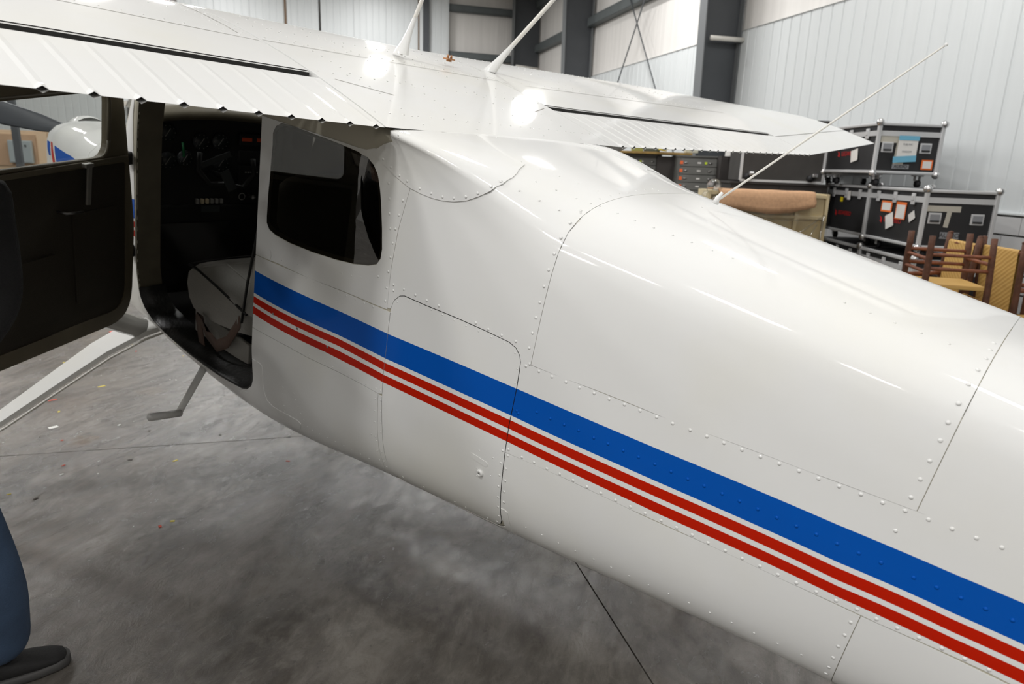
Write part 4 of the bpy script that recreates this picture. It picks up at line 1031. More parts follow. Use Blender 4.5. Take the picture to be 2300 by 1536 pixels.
# undercarriage
for sg in (-1, 1):
    gear = empty('main_gear', w2l((sg * .4, 3.8, .74))); gear.parent = plane
    o = w2l((sg * .4, 3.8, .74))
    path = [(.38, 3.80, .765, .125), (.50, 3.81, .735, .123), (.66, 3.845, .655, .108), (.85, 3.90, .525, .088), (1.10, 3.985, .345, .066), (1.36, 4.06, .205, .055)]
    rows = []
    for i, (x, y, z, w) in enumerate(path):
        t = .012
        j0 = path[max(i - 1, 0)]; j1 = path[min(i + 1, len(path) - 1)]
        dx, dz = j1[0] - j0[0], j1[2] - j0[2]; L = math.hypot(dx, dz); nx, nz = -dz / L * t, dx / L * t
        q = [(x + nx, y - w, z + nz), (x + nx, y + w, z + nz), (x - nx, y + w, z - nz), (x - nx, y - w, z - nz)]
        rows.append([w2l((sg * a_, b_, c_)) - o for a_, b_, c_ in q])
    MB().grid(rows, closed=True, smooth=False).build('spring_leg', MT['white'], gear)
    rows = []; axle = w2l((sg * 1.42, 4.06, .20)) - o
    xr = Vector((1, 0, 0)); prof = [(-.07, .10), (-.075, .15), (-.06, .185), (-.03, .20), (.03, .20), (.06, .185), (.075, .15), (.07, .10)]
    for k in range(28):
        an = 2 * math.pi * k / 28
        rows.append([axle + Vector((px_, r_ * math.cos(an), r_ * math.sin(an))) for px_, r_ in prof])
    rows.append(rows[0]); MB().grid(rows).build('tyre', MT['tyre'], gear)
    MB().tube([axle + Vector((-.055, 0, 0)), axle + Vector((.055, 0, 0))], .103, 24).build('wheel_hub', MT['steel'], gear)
    m = MB(); m.tube([w2l((sg * x, y - w - .02, z - .02)) - o for x, y, z, w in path], .006, 8); m.build('brake_line', MT['cream'], gear)
# entry step under the door sill
stp = empty('entry_step', w2l((-.50, 3.12, .68))); stp.parent = plane; o = w2l((-.50, 3.12, .68))
MB().tube([w2l((-.47, 3.08, .70)) - o, w2l((-.655, 2.995, .52)) - o], [.019, .016], 12, flat=.55).build('step_strut', MT['white'], stp)
MB().tube([w2l((-.645, 2.995, .525)) - o, w2l((-.80, 2.925, .565)) - o], [.017, .017], 12).build('step_peg', MT['white'], stp)
# tail
tf = []
for q, s0, s1 in ((.98, -3.3, -1.9), (1.25, -3.35, -2.35), (1.9, -3.45, -2.75), (2.35, -3.5, -3.0)):
    c = s1 - s0; tf.append([Vector((w * .05 * c / .9, s1 - f * c, q)) for f, w in ((0, 0), (.1, .8), (.3, 1), (.7, .6), (1, .05), (.7, -.6), (.3, -1), (.1, -.8))])
m = MB().grid(tf, closed=True); m.f.append([len(m.v) - 8 + k for k in range(8)]); m.mi.append(0); m.sm.append(False); m.build('fin', MT['white'], plane)
for sg in (-1, 1):
    tf = []
    for x, s0, s1 in ((.05, -3.35, -2.3), (1.0, -3.3, -2.45), (1.75, -3.25, -2.65)):
        c = s1 - s0; tf.append([Vector((sg * x, s1 - f * c, 1.0 + w * .045 * c)) for f, w in ((0, 0), (.1, .8), (.3, 1), (.7, .6), (1, .05), (.7, -.6), (.3, -1), (.1, -.8))])
    m = MB().grid(tf, closed=True); m.f.append([len(m.v) - 8 + k for k in range(8)]); m.mi.append(0); m.sm.append(False); m.build('tailplane', MT['white'], plane)
tw = w2l((0, -3.05, .10)); m = MB(); m.tube([Vector((0, -2.95, .80)), tw + Vector((0, .02, .11)), tw], [.03, .025, .02], 10); m.tube([tw + Vector((-.035, 0, 0)), tw + Vector((.035, 0, 0))], .098, 20); m.build('tail_wheel', MT['tyre'], plane)
# rivets
for x in (.08, .2, .32):
    for sg in (1, -1): domes('rivet_row', [(1.36 + .06 * k, sg * 0 + .085 + x * .55) if sg > 0 else (1.36 + .06 * k, .085 + x * .55) for k in range(10)], .003, plane) if sg > 0 else None
domes('rivet_row', [(1.87, .02 + .03 * k) for k in range(11)], .003, plane)
for k, pts in RIV.items():
    small = k in ('r4', 'r9b', 'r11', 'r14', 'r15', 'r17', 'top', 'r13', 'r12', 'r18')
    domes('rivet_row', pts, .0031 if small else .0046, plane, .38, off=.0042 if k in ('r16',) else .0015)
domes('screw', [(2.4866, .5649), (2.3237, .5673), (2.1388, .5713)], .005, plane, .4, mats=[MT['steel'], MT['steel'], MT['steel']])
on_skin('round_cover', 2.534, .5441, stad(.0135, .0134, 0), .0026, .002, MT['white'], plane)

# cabin door, hinged at its front edge and standing open
al = math.radians(55)
door = empty('cabin_door'); door.parent = plane
dX = Vector((-math.sin(al), -math.cos(al), 0)); dN = Vector((math.cos(al), -math.sin(al), 0))
door.matrix_local = Matrix(((dX.x, dN.x, 0, -.553), (dX.y, dN.y, 0, 3.735), (0, 0, 1, 0), (0, 0, 0, 1)))
def plate(outline, holes, y0, y1, name, m, parent, sm=False, bev=None):
    """flat sheet cut in the door plane (r, q), from depth y0 to y1"""
    loops = [outline] + list(holes); pts = []; ed = []
    for L in loops:
        b = len(pts); n = len(L); pts += [Vector(p) for p in L]; ed += [(b + i, b + (i + 1) % n) for i in range(n)]
    r = delaunay_2d_cdt(pts, ed, [], 0, 1e-6); P = np.array([tuple(v) for v in r[0]]); T = np.array(r[2])
    c = P[T].mean(1); k = inside(c, np.array(outline))
    for hh in holes: k &= ~inside(c, np.array(hh))
    T = T[k]; mb = MB()
    n = len(P); vs = [(p[0], y0, p[1]) for p in P] + [(p[0], y1, p[1]) for p in P]
    fs = [tuple(t) for t in T] + [tuple(n + i for i in t[::-1]) for t in T]
    cnt = {}
    for t in T:
        for i in range(3): cnt[(t[i], t[(i + 1) % 3])] = 1
    for a, b in list(cnt):
        if (b, a) not in cnt: fs.append((a, n + a, n + b, b))
    mb.add(vs, fs); return mb.build(name, m, parent)
def rrect(pts, r, n=6):
    """polygon with rounded corners; r per corner"""
    out = []; N = len(pts)
    for i in range(N):
        p = Vector(pts[i]); a = (Vector(pts[i - 1]) - p).normalized(); b = (Vector(pts[(i + 1) % N]) - p).normalized(); rr = r[i] if isinstance(r, (list, tuple)) else r
        if rr <= 0: out.append(tuple(p)); continue
        p0 = p + a * rr; p1 = p + b * rr
        for k in range(n + 1):
            t = k / n; out.append(tuple(p0 * (1 - t)**2 + p * 2 * t * (1 - t) + p1 * t * t))
    return out
dout = rrect([(.005, .62), (.045, .155), (1.08, .215), (1.10, .62), (1.08, 1.26), (.07, 1.30)], [.05, .16, .15, 0, .12, .05])
dwin = rrect([(.175, .955), (1.0, .965), (.98, 1.20), (.155, 1.245)], [.075, .06, .08, .06], 8)
plate(dout, [dwin], -.022, .0, 'door_skin', MT['doorframe'], door)
inn = [(x * .965 + .02, (z - .7) * .965 + .70) for x, z in dout]
plate(dout, [rrect([(.055, .925), (.085, .225), (1.03, .275), (1.05, .93)], [.02, .12, .1, .02])] + [dwin], .0, .012, 'door_frame', MT['doorframe'], door)
plate(rrect([(.052, .928), (.083, .222), (1.03, .272), (1.05, .93)], [.02, .12, .1, .02]), [], .0, .006, 'door_trim', MT['doortrim'], door)
# window gasket
wo = dwin; m = MB()
for k in range(len(wo)):
    pass
m.tube([(x, .012, z) for x, z in wo + [wo[0]]], .008, 8); m.build('window_gasket', MT['jamb'], door)
plate([(x * 1.0, z) for x, z in rrect([(.165, .945), (1.01, .955), (.99, 1.21), (.145, 1.255)], [.08, .065, .085, .065], 8)], [], -.012, -.009, 'door_window', MT['clear'], door)
plate(rrect([(.13, .735), (.12, .33), (.42, .34), (.42, .745)], .02), [], .006, .014, 'door_panel', MT['doortrim'], door)
plate(rrect([(.52, .60), (.50, .33), (.98, .345), (.99, .61)], .03), [], .006, .024, 'map_pocket', MT['doortrim'], door)
MB().box((.56, .02, .945), (1.0, .016, .02), Matrix.Rotation(.006, 3, 'Y'), 0, .003).build('sill_rail', MT['jamb'], door)
m = MB(); m.box((.345, .034, .945), (.05, .03, .018), None, 0, .004); m.box((.35, .042, .865), (.026, .010, .17), Matrix.Rotation(-.12, 3, 'Y'), 0, .004); m.build('window_latch', MT['latch'], door)
m = MB(); m.tube([(.50, .012, .77), (.50, .05, .77), (.41, .055, .762)], .006, 8); m.build('door_handle', MT['steel'], door)
for q in (.48, .93):
    m = MB(); m.box((.0, -.03, q), (.05, .05, .06), None, 0, .006); m.tube([(-.01, -.05, q - .035), (-.01, -.05, q + .035)], .009, 8); m.build('hinge', MT['darkmetal'], door)
# aerials
def whip(base, tip, r0, r1, foot=.16, name='whip_aerial', m=MT['cream']):
    base = Vector(base); tip = Vector(tip); root = empty(name, base); root.parent = plane
    d = tip - base
    if foot:
        n = d.normalized(); rows = []
        for f, a, b in ((0, .046, .018), (.015, .040, .015), (.05, .026, .012), (.10, .015, .010), (.15, .009, .009)):
            c = n * f * foot / .15; rows.append([c + Vector((math.sin(k * math.pi / 6) * b, -math.cos(k * math.pi / 6) * a, 0)) for k in range(12)])
        MB().grid(rows, closed=True).build('aerial_foot', MT['white'], root)
    MB().tube([(0, 0, 0), d * .5, d], [r0, (r0 + r1) / 2, r1], 8).build('rod', m, root)
    return root

# ------------------------------------------------------------------ aerials on the aeroplane
# (feet found on the roof and tail-cone skins)
AER = {'w1': ((.737, 2.78, 1.602), (.737, 2.27, 2.16)), 'w2': ((.12, 2.72, 1.606), (.12, 2.50, 2.12))}
whip(AER['w1'][0], AER['w1'][1], .011, .008, .25)
whip(AER['w2'][0], AER['w2'][1], .009, .006)
bc = empty('vent_cap', (.4, 2.72, 1.612)); bc.parent = plane; bc.scale = (.62, .62, .5)
MB().box((0, 0, .022), (.075, .05, .014), None, 0, .004).build('cap_plate', MT['bronze'], bc)
for dx in (-.014, .018): MB().tube([(dx, 0, .028), (dx, 0, .058)], [.009, .007], 8).build('cap_post', MT['bronze'], bc)
MB().tube([(0, 0, 0), (0, 0, .02)], .02, 10).build('cap_neck', MT['bronze'], bc)
w_ = whip((0, 1.138, 1.388), (0, .71, 1.86), .0034, .0022, 0, 'long_whip_aerial')
MB().ball((0, .71 - 1.138, 1.86 - 1.388), .0042).build('tip_ball', MT['white'], w_)
MB().tube([(0, 0, -.004), (0, -.004, .012), (0, -.012, .03)], [.010, .007, .004], 12).build('aerial_foot', MT['white'], w_)

# ------------------------------------------------------------------ things stored along the right-hand wall
AX = math.atan2(.617, .787)                   # the rows of cases run this way
MT['case'] = mat('black_case_laminate', srgb(38, 38, 40), 0.55, bump=0.15, bscale=300, var=0.08, vscale=6)
MT['alu'] = mat('aluminium_extrusion', srgb(206, 207, 208), 0.42, metal=0.2)
MT['chrome'] = mat('steel_ball_corner', srgb(205, 205, 205), 0.22, metal=0.9)
MT['caster'] = mat('caster_tyre', srgb(28, 28, 32), 0.6)
MT['paper'] = mat('white_paper', srgb(226, 224, 220), 0.8)
MT['orangep'] = mat('orange_paper_border', srgb(240, 120, 50), 0.8)
MT['bluetape'] = mat('blue_masking_tape', srgb(112, 178, 206), 0.7)
MT['beigetape'] = mat('beige_tape', srgb(190, 186, 174), 0.75)
MT['redink'] = mat('red_print', srgb(190, 30, 32), 0.6)
MT['greyink'] = mat('grey_print', srgb(140, 142, 146), 0.6)
MT['yellowp'] = mat('yellow_sticker', srgb(236, 214, 20), 0.6)
def text(body, size, name, m, parent, loc, rot, ext=.0006, ax='CENTER'):
    c = bpy.data.curves.new(name, 'FONT'); c.body = body; c.size = size; c.extrude = ext; c.align_x = ax; c.align_y = 'CENTER'
    o = bpy.data.objects.new(name, c); COL.objects.link(o); o.parent = parent; o.location = loc; o.rotation_euler = rot; c.materials.append(m)
    bpy.context.view_layer.update(); me = bpy.data.meshes.new_from_object(o.evaluated_get(bpy.context.evaluated_depsgraph_get()))
    q = bpy.data.objects.new(name, me); COL.objects.link(q); q.parent = parent; q.location = loc; q.rotation_euler = rot
    bpy.data.objects.remove(o); bpy.data.curves.remove(c); q.name = name; return q
def flight_case(L, W, Hb, cast=.11, lid=.11, latches=3, logo=True, near_handles=True):
    """x 0..L, y -W..0; body stands on casters"""
    r = empty('flight_case')
    z0, z1 = cast, cast + Hb; zl = z1 - lid
    MB().box((L / 2, -W / 2, (z0 + zl) / 2), (L - .012, W - .012, zl - z0 - .004)).build('case_body', MT['case'], r)
    MB().box((L / 2, -W / 2, (zl + z1) / 2 + .002), (L - .012, W - .012, lid - .006)).build('case_lid', MT['case'], r)
    m = MB(); e = .034; t = .004
    for x in (0, L):
        for y in (0, -W): m.box((x, y, (z0 + z1) / 2), (e * 1.2, e * 1.2, Hb), None, 0, .008)
    for z in (z0 + e / 2, z1 - e / 2):
        for y in (0, -W): m.box((L / 2, y, z), (L, e, e), None, 0, .01)
        for x in (0, L): m.box((x, -W / 2, z), (e, W, e), None, 0, .01)
    m.build('edging', MT['alu'], r)
    m = MB(); hw = .038
    for y in (.0, -W): m.box((L / 2, y, zl), (L, .018, hw * 1.5))
    for x in (.0, L): m.box((x, -W / 2, zl), (.018, W, hw * 1.5))
    m.build('lid_band', MT['alu'], r)
    for x in (0, L):
        for y in (0, -W):
            for z in (z0, z1):
                MB().ball((x + (.006 if x else -.006), y + (.006 if y == 0 else -.006), z), .043, 12, 8).build('ball_corner', MT['chrome'], r)
    for k in range(latches):
        x = L * (k + .6) / (latches + .2)
        m = MB(); m.box((x, .012, zl), (.075, .014, .12), None, 0, .006); m.box((x, .022, zl + .01), (.04, .012, .05), None, 0, .004); m.build('latch', MT['alu'], r)
    if near_handles:
        for u in (.16, .77):
            y = -W * u - .0
            m = MB(); m.box((-.004, y, z0 + Hb * .52), (.012, .135, .115), None, 0, .006); m.build('handle_dish', MT['alu'], r)
            m = MB(); m.box((-.012, y, z0 + Hb * .52), (.006, .10, .080)); m.build('handle_recess', MT['greyink'], r)
            m = MB(); m.box((-.018, y, z0 + Hb * .52 - .028), (.016, .095, .018), None, 0, .004); m.build('handle_bar', MT['case'], r)
    for x in (.14, L - .14):
        for y in (-.12, -W + .12):
            m = MB(); m.box((x, y, cast - .012), (.11, .09, .014)); m.box((x, y - .028, cast - .04), (.05, .004, .06)); m.box((x, y + .028, cast - .04), (.05, .004, .06)); o = m.build('caster_fork', MT['alu'], r)
            MB().tube([(x - .02, y - .02, .042), (x - .02, y + .02, .042)], .042, 18).build('caster_wheel', MT['caster'], r)
    if logo:
        text('LEGWEREO', .075, 'red_lettering', MT['redink'], r, (L * .50, .001, z0 + Hb * .40), (math.pi / 2, 0, math.pi))
        m = MB(); m.add([(L * .50 + .31, .002, z0 + Hb * .46), (L * .50 + .27, .002, z0 + Hb * .41), (L * .50 + .29, .002, z0 + Hb * .36), (L * .50 + .24, .002, z0 + Hb * .33), (L * .50 + .235, .002, z0 + Hb * .39), (L * .50 + .25, .002, z0 + Hb * .43)], [(0, 1, 2, 3, 4, 5)])
        m.build('red_emblem', MT['redink'], r)
    return r
def sheet(parent, face, u, z, w, h, m, name='sticker', rot=0.0, d=.004):
    """a flat paper on a face: 'y' = long logo face (u = x), 'x' = handle face (u = distance from the near corner)"""
    b = MB().box((0, 0, 0), (w, .0015, h), Matrix.Rotation(rot, 3, 'Y')) if face == 'y' else MB().box((0, 0, 0), (.0015, w, h), Matrix.Rotation(rot, 3, 'X'))
    o = b.build(name, m, parent); o.location = (u, d, z) if face == 'y' else (-d, -u, z); return o
def put(o, a, b, z, rot=0.0):
    """a, b: metres along and across the row of cases from its near corner"""
    ca, sa = .787, .617
    o.location = (6.441 + ca * a + sa * b, 1.423 + sa * a - ca * b, z); o.rotation_euler = (0, 0, AX + rot)
GRP = 'black flight cases stacked along the wall'
LN, WD, HB = 1.25, .72, .615
c1 = flight_case(LN, WD, HB); put(c1, 0, 0, .853)
tag(c1, 'black flight case above chair backs, middle of its stack, with orange-edged papers', 'flight case', GRP)
bz = .11 + .02
sheet(c1, 'y', .80, bz + .375, .25, .125, MT['orangep']); sheet(c1, 'y', .80, bz + .375, .20, .085, MT['paper'], d=.006)
sheet(c1, 'y', .47, bz + .345, .22, .19, MT['orangep']); sheet(c1, 'y', .47, bz + .335, .185, .15, MT['paper'], d=.006)
sheet(c1, 'y', .68, bz + .22, .17, .16, MT['paper'], 'torn_paper', .35, d=.008); sheet(c1, 'y', .22, bz + .30, .12, .09, MT['paper'], 'tag', .5, d=.006)
sheet(c1, 'x', .19, bz + .40, .36, .06, MT['beigetape'], 'tape'); sheet(c1, 'x', .25, bz + .29, .05, .16, MT['beigetape'], 'tape', .1)
sheet(c1, 'x', .30, bz + .125, .20, .07, MT['greyink'], 'name_plate'); text('AUDIO', .066, 'plate_lettering', MT['case'], c1, (-.0065, -.30, bz + .125), (math.pi / 2, 0, -math.pi / 2))
c2 = copy_tree(c1)
for ch in list(c2.children):
    if ch.name.split('.')[0] in ('sticker', 'torn_paper', 'tag', 'tape', 'name_plate', 'plate_lettering', 'handle_dish', 'handle_recess', 'handle_bar'): bpy.data.objects.remove(ch)
put(c2, 1.275, 0, .853); c2['label'] = 'black flight case in the middle tier beside the film-wrapped cabinet, yellow square under its latch'
sheet(c2, 'y', .76, bz + .40, .08, .06, MT['yellowp']); sheet(c2, 'y', .52, bz + .46, .09, .11, MT['paper'], 'sticker', .05, .02)
def plain_copy(src, label):
    c = copy_tree(src); c['label'] = label
    for ch in list(c.children):
        if ch.name.split('.')[0] in ('sticker', 'torn_paper', 'tag'): bpy.data.objects.remove(ch)
    return c
c3_ = plain_copy(c2, 'black flight case at floor level behind the chairs, lowest of the near stack'); put(c3_, .02, .0, .0)
c4_ = plain_copy(c2, 'black flight case at floor level, lowest of the stack beside the film-wrapped cabinet'); put(c4_, 1.30, .0, .0)
for q in (c3_, c4_): q.scale = (1, 1, 1.165)
t1 = flight_case(1.25, .74, .57, .145, .12, 3); put(t1, .95, -.155, 1.58, .06)
tag(t1, 'black flight case on the top tier with a sheet under blue tape', 'flight case', GRP)
sheet(t1, 'x', .20, bz + .40, .34, .075, MT['beigetape'], 'tape'); sheet(t1, 'x', .28, bz + .25, .12, .26, MT['beigetape'], 'tape', .05)
sheet(t1, 'x', .345, bz + .30, .23, .24, MT['paper'], 'taped_sheet', 0, .024); sheet(t1, 'x', .35, bz + .42, .24, .05, MT['bluetape'], 'blue_tape', 0, .027); sheet(t1, 'x', .33, bz + .185, .27, .07, MT['bluetape'], 'blue_tape', -.08, .027)
text('PUB INC', .03, 'sheet_print', MT['greyink'], t1, (-.027, -.345, bz + .35), (math.pi / 2, 0, -math.pi / 2)); text('SHADOW', .026, 'sheet_print', MT['greyink'], t1, (-.027, -.345, bz + .27), (math.pi / 2, 0, -math.pi / 2))
sheet(t1, 'x', .31, bz + .10, .20, .05, MT['greyink'], 'name_plate'); text('AUDIO', .05, 'plate_lettering', MT['case'], t1, (-.0065, -.31, bz + .10), (math.pi / 2, 0, -math.pi / 2))
sheet(t1, 'x', .62, bz + .13, .135, .11, MT['orangep']); sheet(t1, 'x', .62, bz + .13, .10, .08, MT['paper'], 'sticker', 0, .006)
sheet(t1, 'y', .48, bz + .22, .16, .14, MT['paper'], 'torn_paper', .2, d=.008)
t2 = plain_copy(c2, 'black flight case on the top tier, farther one behind the blue-taped case'); put(t2, 2.26, -.20, 1.58)
# big charcoal trunk further along
MT['trunk'] = mat('charcoal_trunk', srgb(58, 56, 54), 0.75, var=0.15, vscale=5)
MT['plinth'] = mat('dark_plinth', srgb(52, 48, 46), 0.7)
ROTC = AX - math.pi / 2                       # faces look back along the row
tr = empty('trunk', (7.70, 3.40, 1.562), ROTC, 'large charcoal road trunk on casters seen under the far wing flap', 'trunk')
m = MB(); m.box((0, .30, .42), (1.10, .62, .80)); m.build('trunk_body', MT['trunk'], tr)
m = MB()
for x in (-.55, .55): m.box((x, -.01, .42), (.03, .03, .80))
m.box((0, -.01, .02), (1.10, .03, .03)); m.build('edging', MT['alu'], tr)
for x in (-.42, .42):
    MB().box((x, -.05, .11), (.07, .07, .05), None, 0, .012).build('caster_fork', MT['chrome'], tr); MB().tube([(x - .045, -.06, .07), (x - .045, -.02, .07)], .045, 16).build('caster_wheel', MT['caster'], tr)
dk = empty('storage_cabinet', (7.70, 3.42, 0), ROTC, 'tall dark cabinet carrying the charcoal road trunk', 'cabinet')
MB().box((0, .33, .78), (1.30, .70, 1.54)).build('cabinet_body', MT['plinth'], dk); MB().box((0, .33, 1.548), (1.34, .74, .024)).build('cabinet_top', MT['plinth'], dk)
m = MB(); m.box((0, -.026, .78), (.012, .006, 1.5)); m.build('door_gap', MT['gap'], dk)
tc_ = empty('wardrobe', (8.32, 4.33, 0), ROTC, 'tall dark cabinet between the drawer stack and the charcoal trunk', 'cabinet')
MB().box((0, .3, .955), (.42, .6, 1.91)).build('cabinet_body', MT['plinth'], tc_); MB().box((0, -.006, .955), (.39, .014, 1.84), None, 0, .004).build('cabinet_door', MT['plinth'], tc_)
wb = empty('carton', (8.25, 4.22, 1.91), ROTC, 'white carton standing on the tall dark cabinet', 'box'); MB().box((0, .2, .09), (.30, .3, .18), None, 0, .004).build('carton_body', MT['paper'], wb); MB().box((0, .2, .183), (.305, .31, .006)).build('carton_flap', MT['paper'], wb)
# flat-file drawer stacks
MT['file'] = mat('grey_enamel_drawer', srgb(110, 110, 107), 0.45, var=0.05)
MT['orange_tag'] = mat('orange_tag', srgb(235, 110, 60), 0.7)
MT['green_dot'] = mat('lime_sticker', srgb(200, 220, 60), 0.7)
def flat_file(nd, zt, w=.60):
    r = empty('flat_file'); dp = .6; z = zt - .03
    MB().box((0, dp / 2 + .012, (zt) / 2), (w, dp, zt)).build('file_body', MT['file'], r)
    MB().box((0, dp / 2, zt + .008), (w + .03, dp + .03, .018)).build('file_top', MT['file'], r)
    k = 0
    while z > .1 and k < nd:
        h = .118; d_ = MB().box((0, 0, z - h / 2), (w - .05, .02, h - .010), None, 0, .003).build('drawer', MT['file'], r)
        for x in (-.20, .17): m = MB(); m.tube([(x - .025, -.02, z - h / 2), (x + .025, -.02, z - h / 2)], .008, 8); m.build('handle', MT['chrome'], d_)
        MB().box((.0, -.012, z - h / 2), (.055, .004, .022)).build('card_holder', MT['paper'], d_)
        z -= h; k += 1
    return r
f1 = flat_file(9, 1.89); f1.location = (8.22, 4.86, 0); f1.rotation_euler = (0, 0, ROTC)
tag(f1, 'grey flat-file drawer stack with orange tags beside the dark cabinet', 'drawer cabinet', 'grey flat-file drawer stacks')
f2 = copy_tree(f1); f2.location = (8.10, 5.80, 0); f2['label'] = 'grey flat-file drawer stack under the worktop, partly hidden by the fuselage'
for k in range(5): MB().box((-.27, -.014, 1.80 - k * .118), (.045, .006, .05)).build('orange_tag', MT['orange_tag'], f1)
MB().box((.10, -.016, 1.80), (.035, .004, .035)).build('green_dot', MT['green_dot'], f1); MB().box((-.02, -.016, 1.80), (.035, .004, .035)).build('green_dot', MT['green_dot'], f2)
m = MB(); m.tube([(-.25, -.05, 1.30), (-.25, -.05, 1.20)], [.03, .05], 10); m.build('orange_bag', MT['orange_tag'], f1)
wt = empty('worktop', (8.20, 5.42, 0), ROTC, 'brown wooden worktop over the drawer stacks with tools on it', 'worktop')
MB().box((-.35, .30, 1.935), (1.5, .66, .035), None, 0, .004).build('board', mat('worn_wood_top', srgb(150, 122, 66), .6, var=.2, vscale=14), wt)
MB().box((.02, .34, .95), (.30, .55, 1.88)).build('dark_panel', MT['plinth'], wt)
coil = MB(); coil.tube([Vector((.10 * math.cos(k * .5) , .06 * math.sin(k * .5), .02 + .003 * k)) for k in range(26)], .012, 6)
o = coil.build('air_hose', mat('yellow_hose', srgb(220, 200, 40), .5), None); o.location = (8.15, 5.45, 1.953); tag(o, 'coil of yellow hose lying on the wooden worktop', 'hose')
for k, (dx, w, h, c) in enumerate(((-.40, .20, .07, srgb(190, 188, 170)), (.22, .24, .05, srgb(80, 84, 70)), (.45, .18, .06, srgb(150, 150, 80)))):
    o = empty('tool_box', (8.20 - dx * .62, 5.42 + dx * .79, 1.953), ROTC); m = MB(); m.box((0, .1, h / 2), (w, .14, h), None, 0, .01); m.build('tool_case', mat('tool_box_%d' % k, c, .6), o); MB().tube([(-.04, .1, h), (0, .1, h + .025), (.04, .1, h)], .006, 6).build('grip', MT['case'], o)
    tag(o, ('pale tool case at the far end of the worktop', 'dark green tool case beside the yellow hose', 'olive tool case at the near end of the worktop')[k], 'tool case')
# film-wrapped display cabinet with a blanket
MT['tan'] = mat('tan_cabinet_board', srgb(214, 198, 160), 0.5, var=0.08, vscale=3)
MT['tanpane'] = mat('cabinet_pane', srgb(200, 184, 146), 0.15, spec=0.8)
MT['felt'] = mat('tan_felt_blanket', srgb(204, 162, 126), 0.95, bump=0.6, bscale=160, var=0.10, vscale=30)
wc = empty('display_cabinet', (6.50, 3.10, 0), ROTC - .02, 'tan wooden cabinet wrapped in clear stretch film', 'cabinet')
Wc, Hc = 1.42, 1.46
MB().box((0, .32, Hc / 2), (Wc, .60, Hc)).build('carcass', MT['tan'], wc)
for x in (-.70, -.35, .0, .35, .70): MB().box((x, .0, Hc / 2), (.035, .05, Hc), None, 0, .004).build('stile', MT['tan'], wc)
for z in (.05, .45, .85, 1.18, Hc - .03): MB().box((0, .005, z), (Wc, .04, .04), None, 0, .004).build('rail', MT['tan'], wc)
for x in (-.525, -.175, .175, .525):
    for z in (.25, .65, 1.015, 1.31): MB().box((x, .012, z), (.30, .006, .34 if z < 1 else .24)).build('pane', MT['tanpane'], wc)
MB().box((.05, -.022, 1.375), (.13, .006, .035)).build('dark_label', MT['gap'], wc)
# stretch film pulled tight over the front, with twisted strands
rows = []
for i in range(25):
    x = -.74 + i * 1.48 / 24
    rows.append([Vector((x, -.035 - .012 * random.random() - .01 * math.sin(i * 1.3 + j), .02 + j * (1.20 / 12))) for j in range(13)])
MB().grid(rows).build('stretch_film', MT['film'], wc)
for (p, q, r_) in (((-.72, -.05, 1.12), (.62, -.05, 1.16), .012), ((-.1, -.06, .62), (.68, -.05, 1.22), .02), ((.30, -.06, .55), (.60, -.06, 1.10), .016), ((.62, -.06, .2), (.66, -.06, 1.2), .03), ((-.6, -.06, 1.30), (.1, -.05, 1.14), .014)):
    MB().tube([Vector(p), (Vector(p) + Vector(q)) / 2 + Vector((0, -.012, -.02)), Vector(q)], r_, 6, flat=.4).build('film_strand', MT['film'], wc)
m = MB()
for k in range(7):
    m.ball((-.66 + random.uniform(-.07, .07), .02 + random.uniform(-.05, .05), 1.42 + random.uniform(-.12, .08)), random.uniform(.06, .10), 8, 5, sc=(1, .7, 1.1))
m.build('film_bunch', MT['film'], wc)
bl = []
for i in range(41):
    x = -.60 + i * 1.14 / 40; row = []
    for j, (y, z) in enumerate(((.62, 1.475), (.35, 1.482), (.1, 1.486), (.0, 1.482), (-.06, 1.45), (-.075, 1.38), (-.085, 1.30), (-.09, 1.235))):
        w = max(0, j - 3)
        row.append(Vector((x + .01 * math.sin(j * 2 + i), y - w * .003 * math.sin(i * .35), z + .012 * w * max(0, i - 30) / 10 + .002 * math.sin(i * .5 + j) + (.022 * w / 4) * math.sin(i * .16 + 1.2))))
    bl.append(row)
o = MB().grid(bl).build('blanket', MT['felt'], None); o.location = wc.location; o.rotation_euler = wc.rotation_euler
sd = o.modifiers.new('thick', 'SOLIDIFY'); sd.thickness = .012
tag(o, 'tan felt moving blanket draped over the film-wrapped cabinet', 'blanket')

# rustic chairs with woven backs
MT['bark'] = mat('dark_hickory_bark', srgb(86, 52, 34), 0.7, bump=0.5, bscale=40, var=0.3, vscale=16)
MT['peeled'] = mat('peeled_hickory', srgb(120, 68, 42), 0.6, bump=0.3, bscale=40, var=0.25, vscale=20)
def weave():
    m = bpy.data.materials.new('woven_golden_splint'); m.use_nodes = True; nt = m.node_tree; b = nt.nodes['Principled BSDF']; b.inputs['Roughness'].default_value = .6
    tc = nt.nodes.new('ShaderNodeTexCoord'); mp = nt.nodes.new('ShaderNodeMapping'); mp.inputs['Rotation'].default_value = (0, .9, 0); nt.links.new(tc.outputs['Object'], mp.inputs['Vector'])
    w = nt.nodes.new('ShaderNodeTexWave'); w.inputs['Scale'].default_value = 9; w.inputs['Distortion'].default_value = 1.5; nt.links.new(mp.outputs[0], w.inputs['Vector'])
    mx = nt.nodes.new('ShaderNodeMix'); mx.data_type = 'RGBA'; mx.inputs[6].default_value = srgb(186, 146, 78); mx.inputs[7].default_value = srgb(204, 166, 96); nt.links.new(w.outputs['Fac'], mx.inputs[0]); nt.links.new(mx.outputs[2], b.inputs['Base Color'])
    bp = nt.nodes.new('ShaderNodeBump'); bp.inputs['Strength'].default_value = .25; bp.inputs['Distance'].default_value = .004; nt.links.new(w.outputs['Fac'], bp.inputs['Height']); nt.links.new(bp.outputs[0], b.inputs['Normal'])
    return m
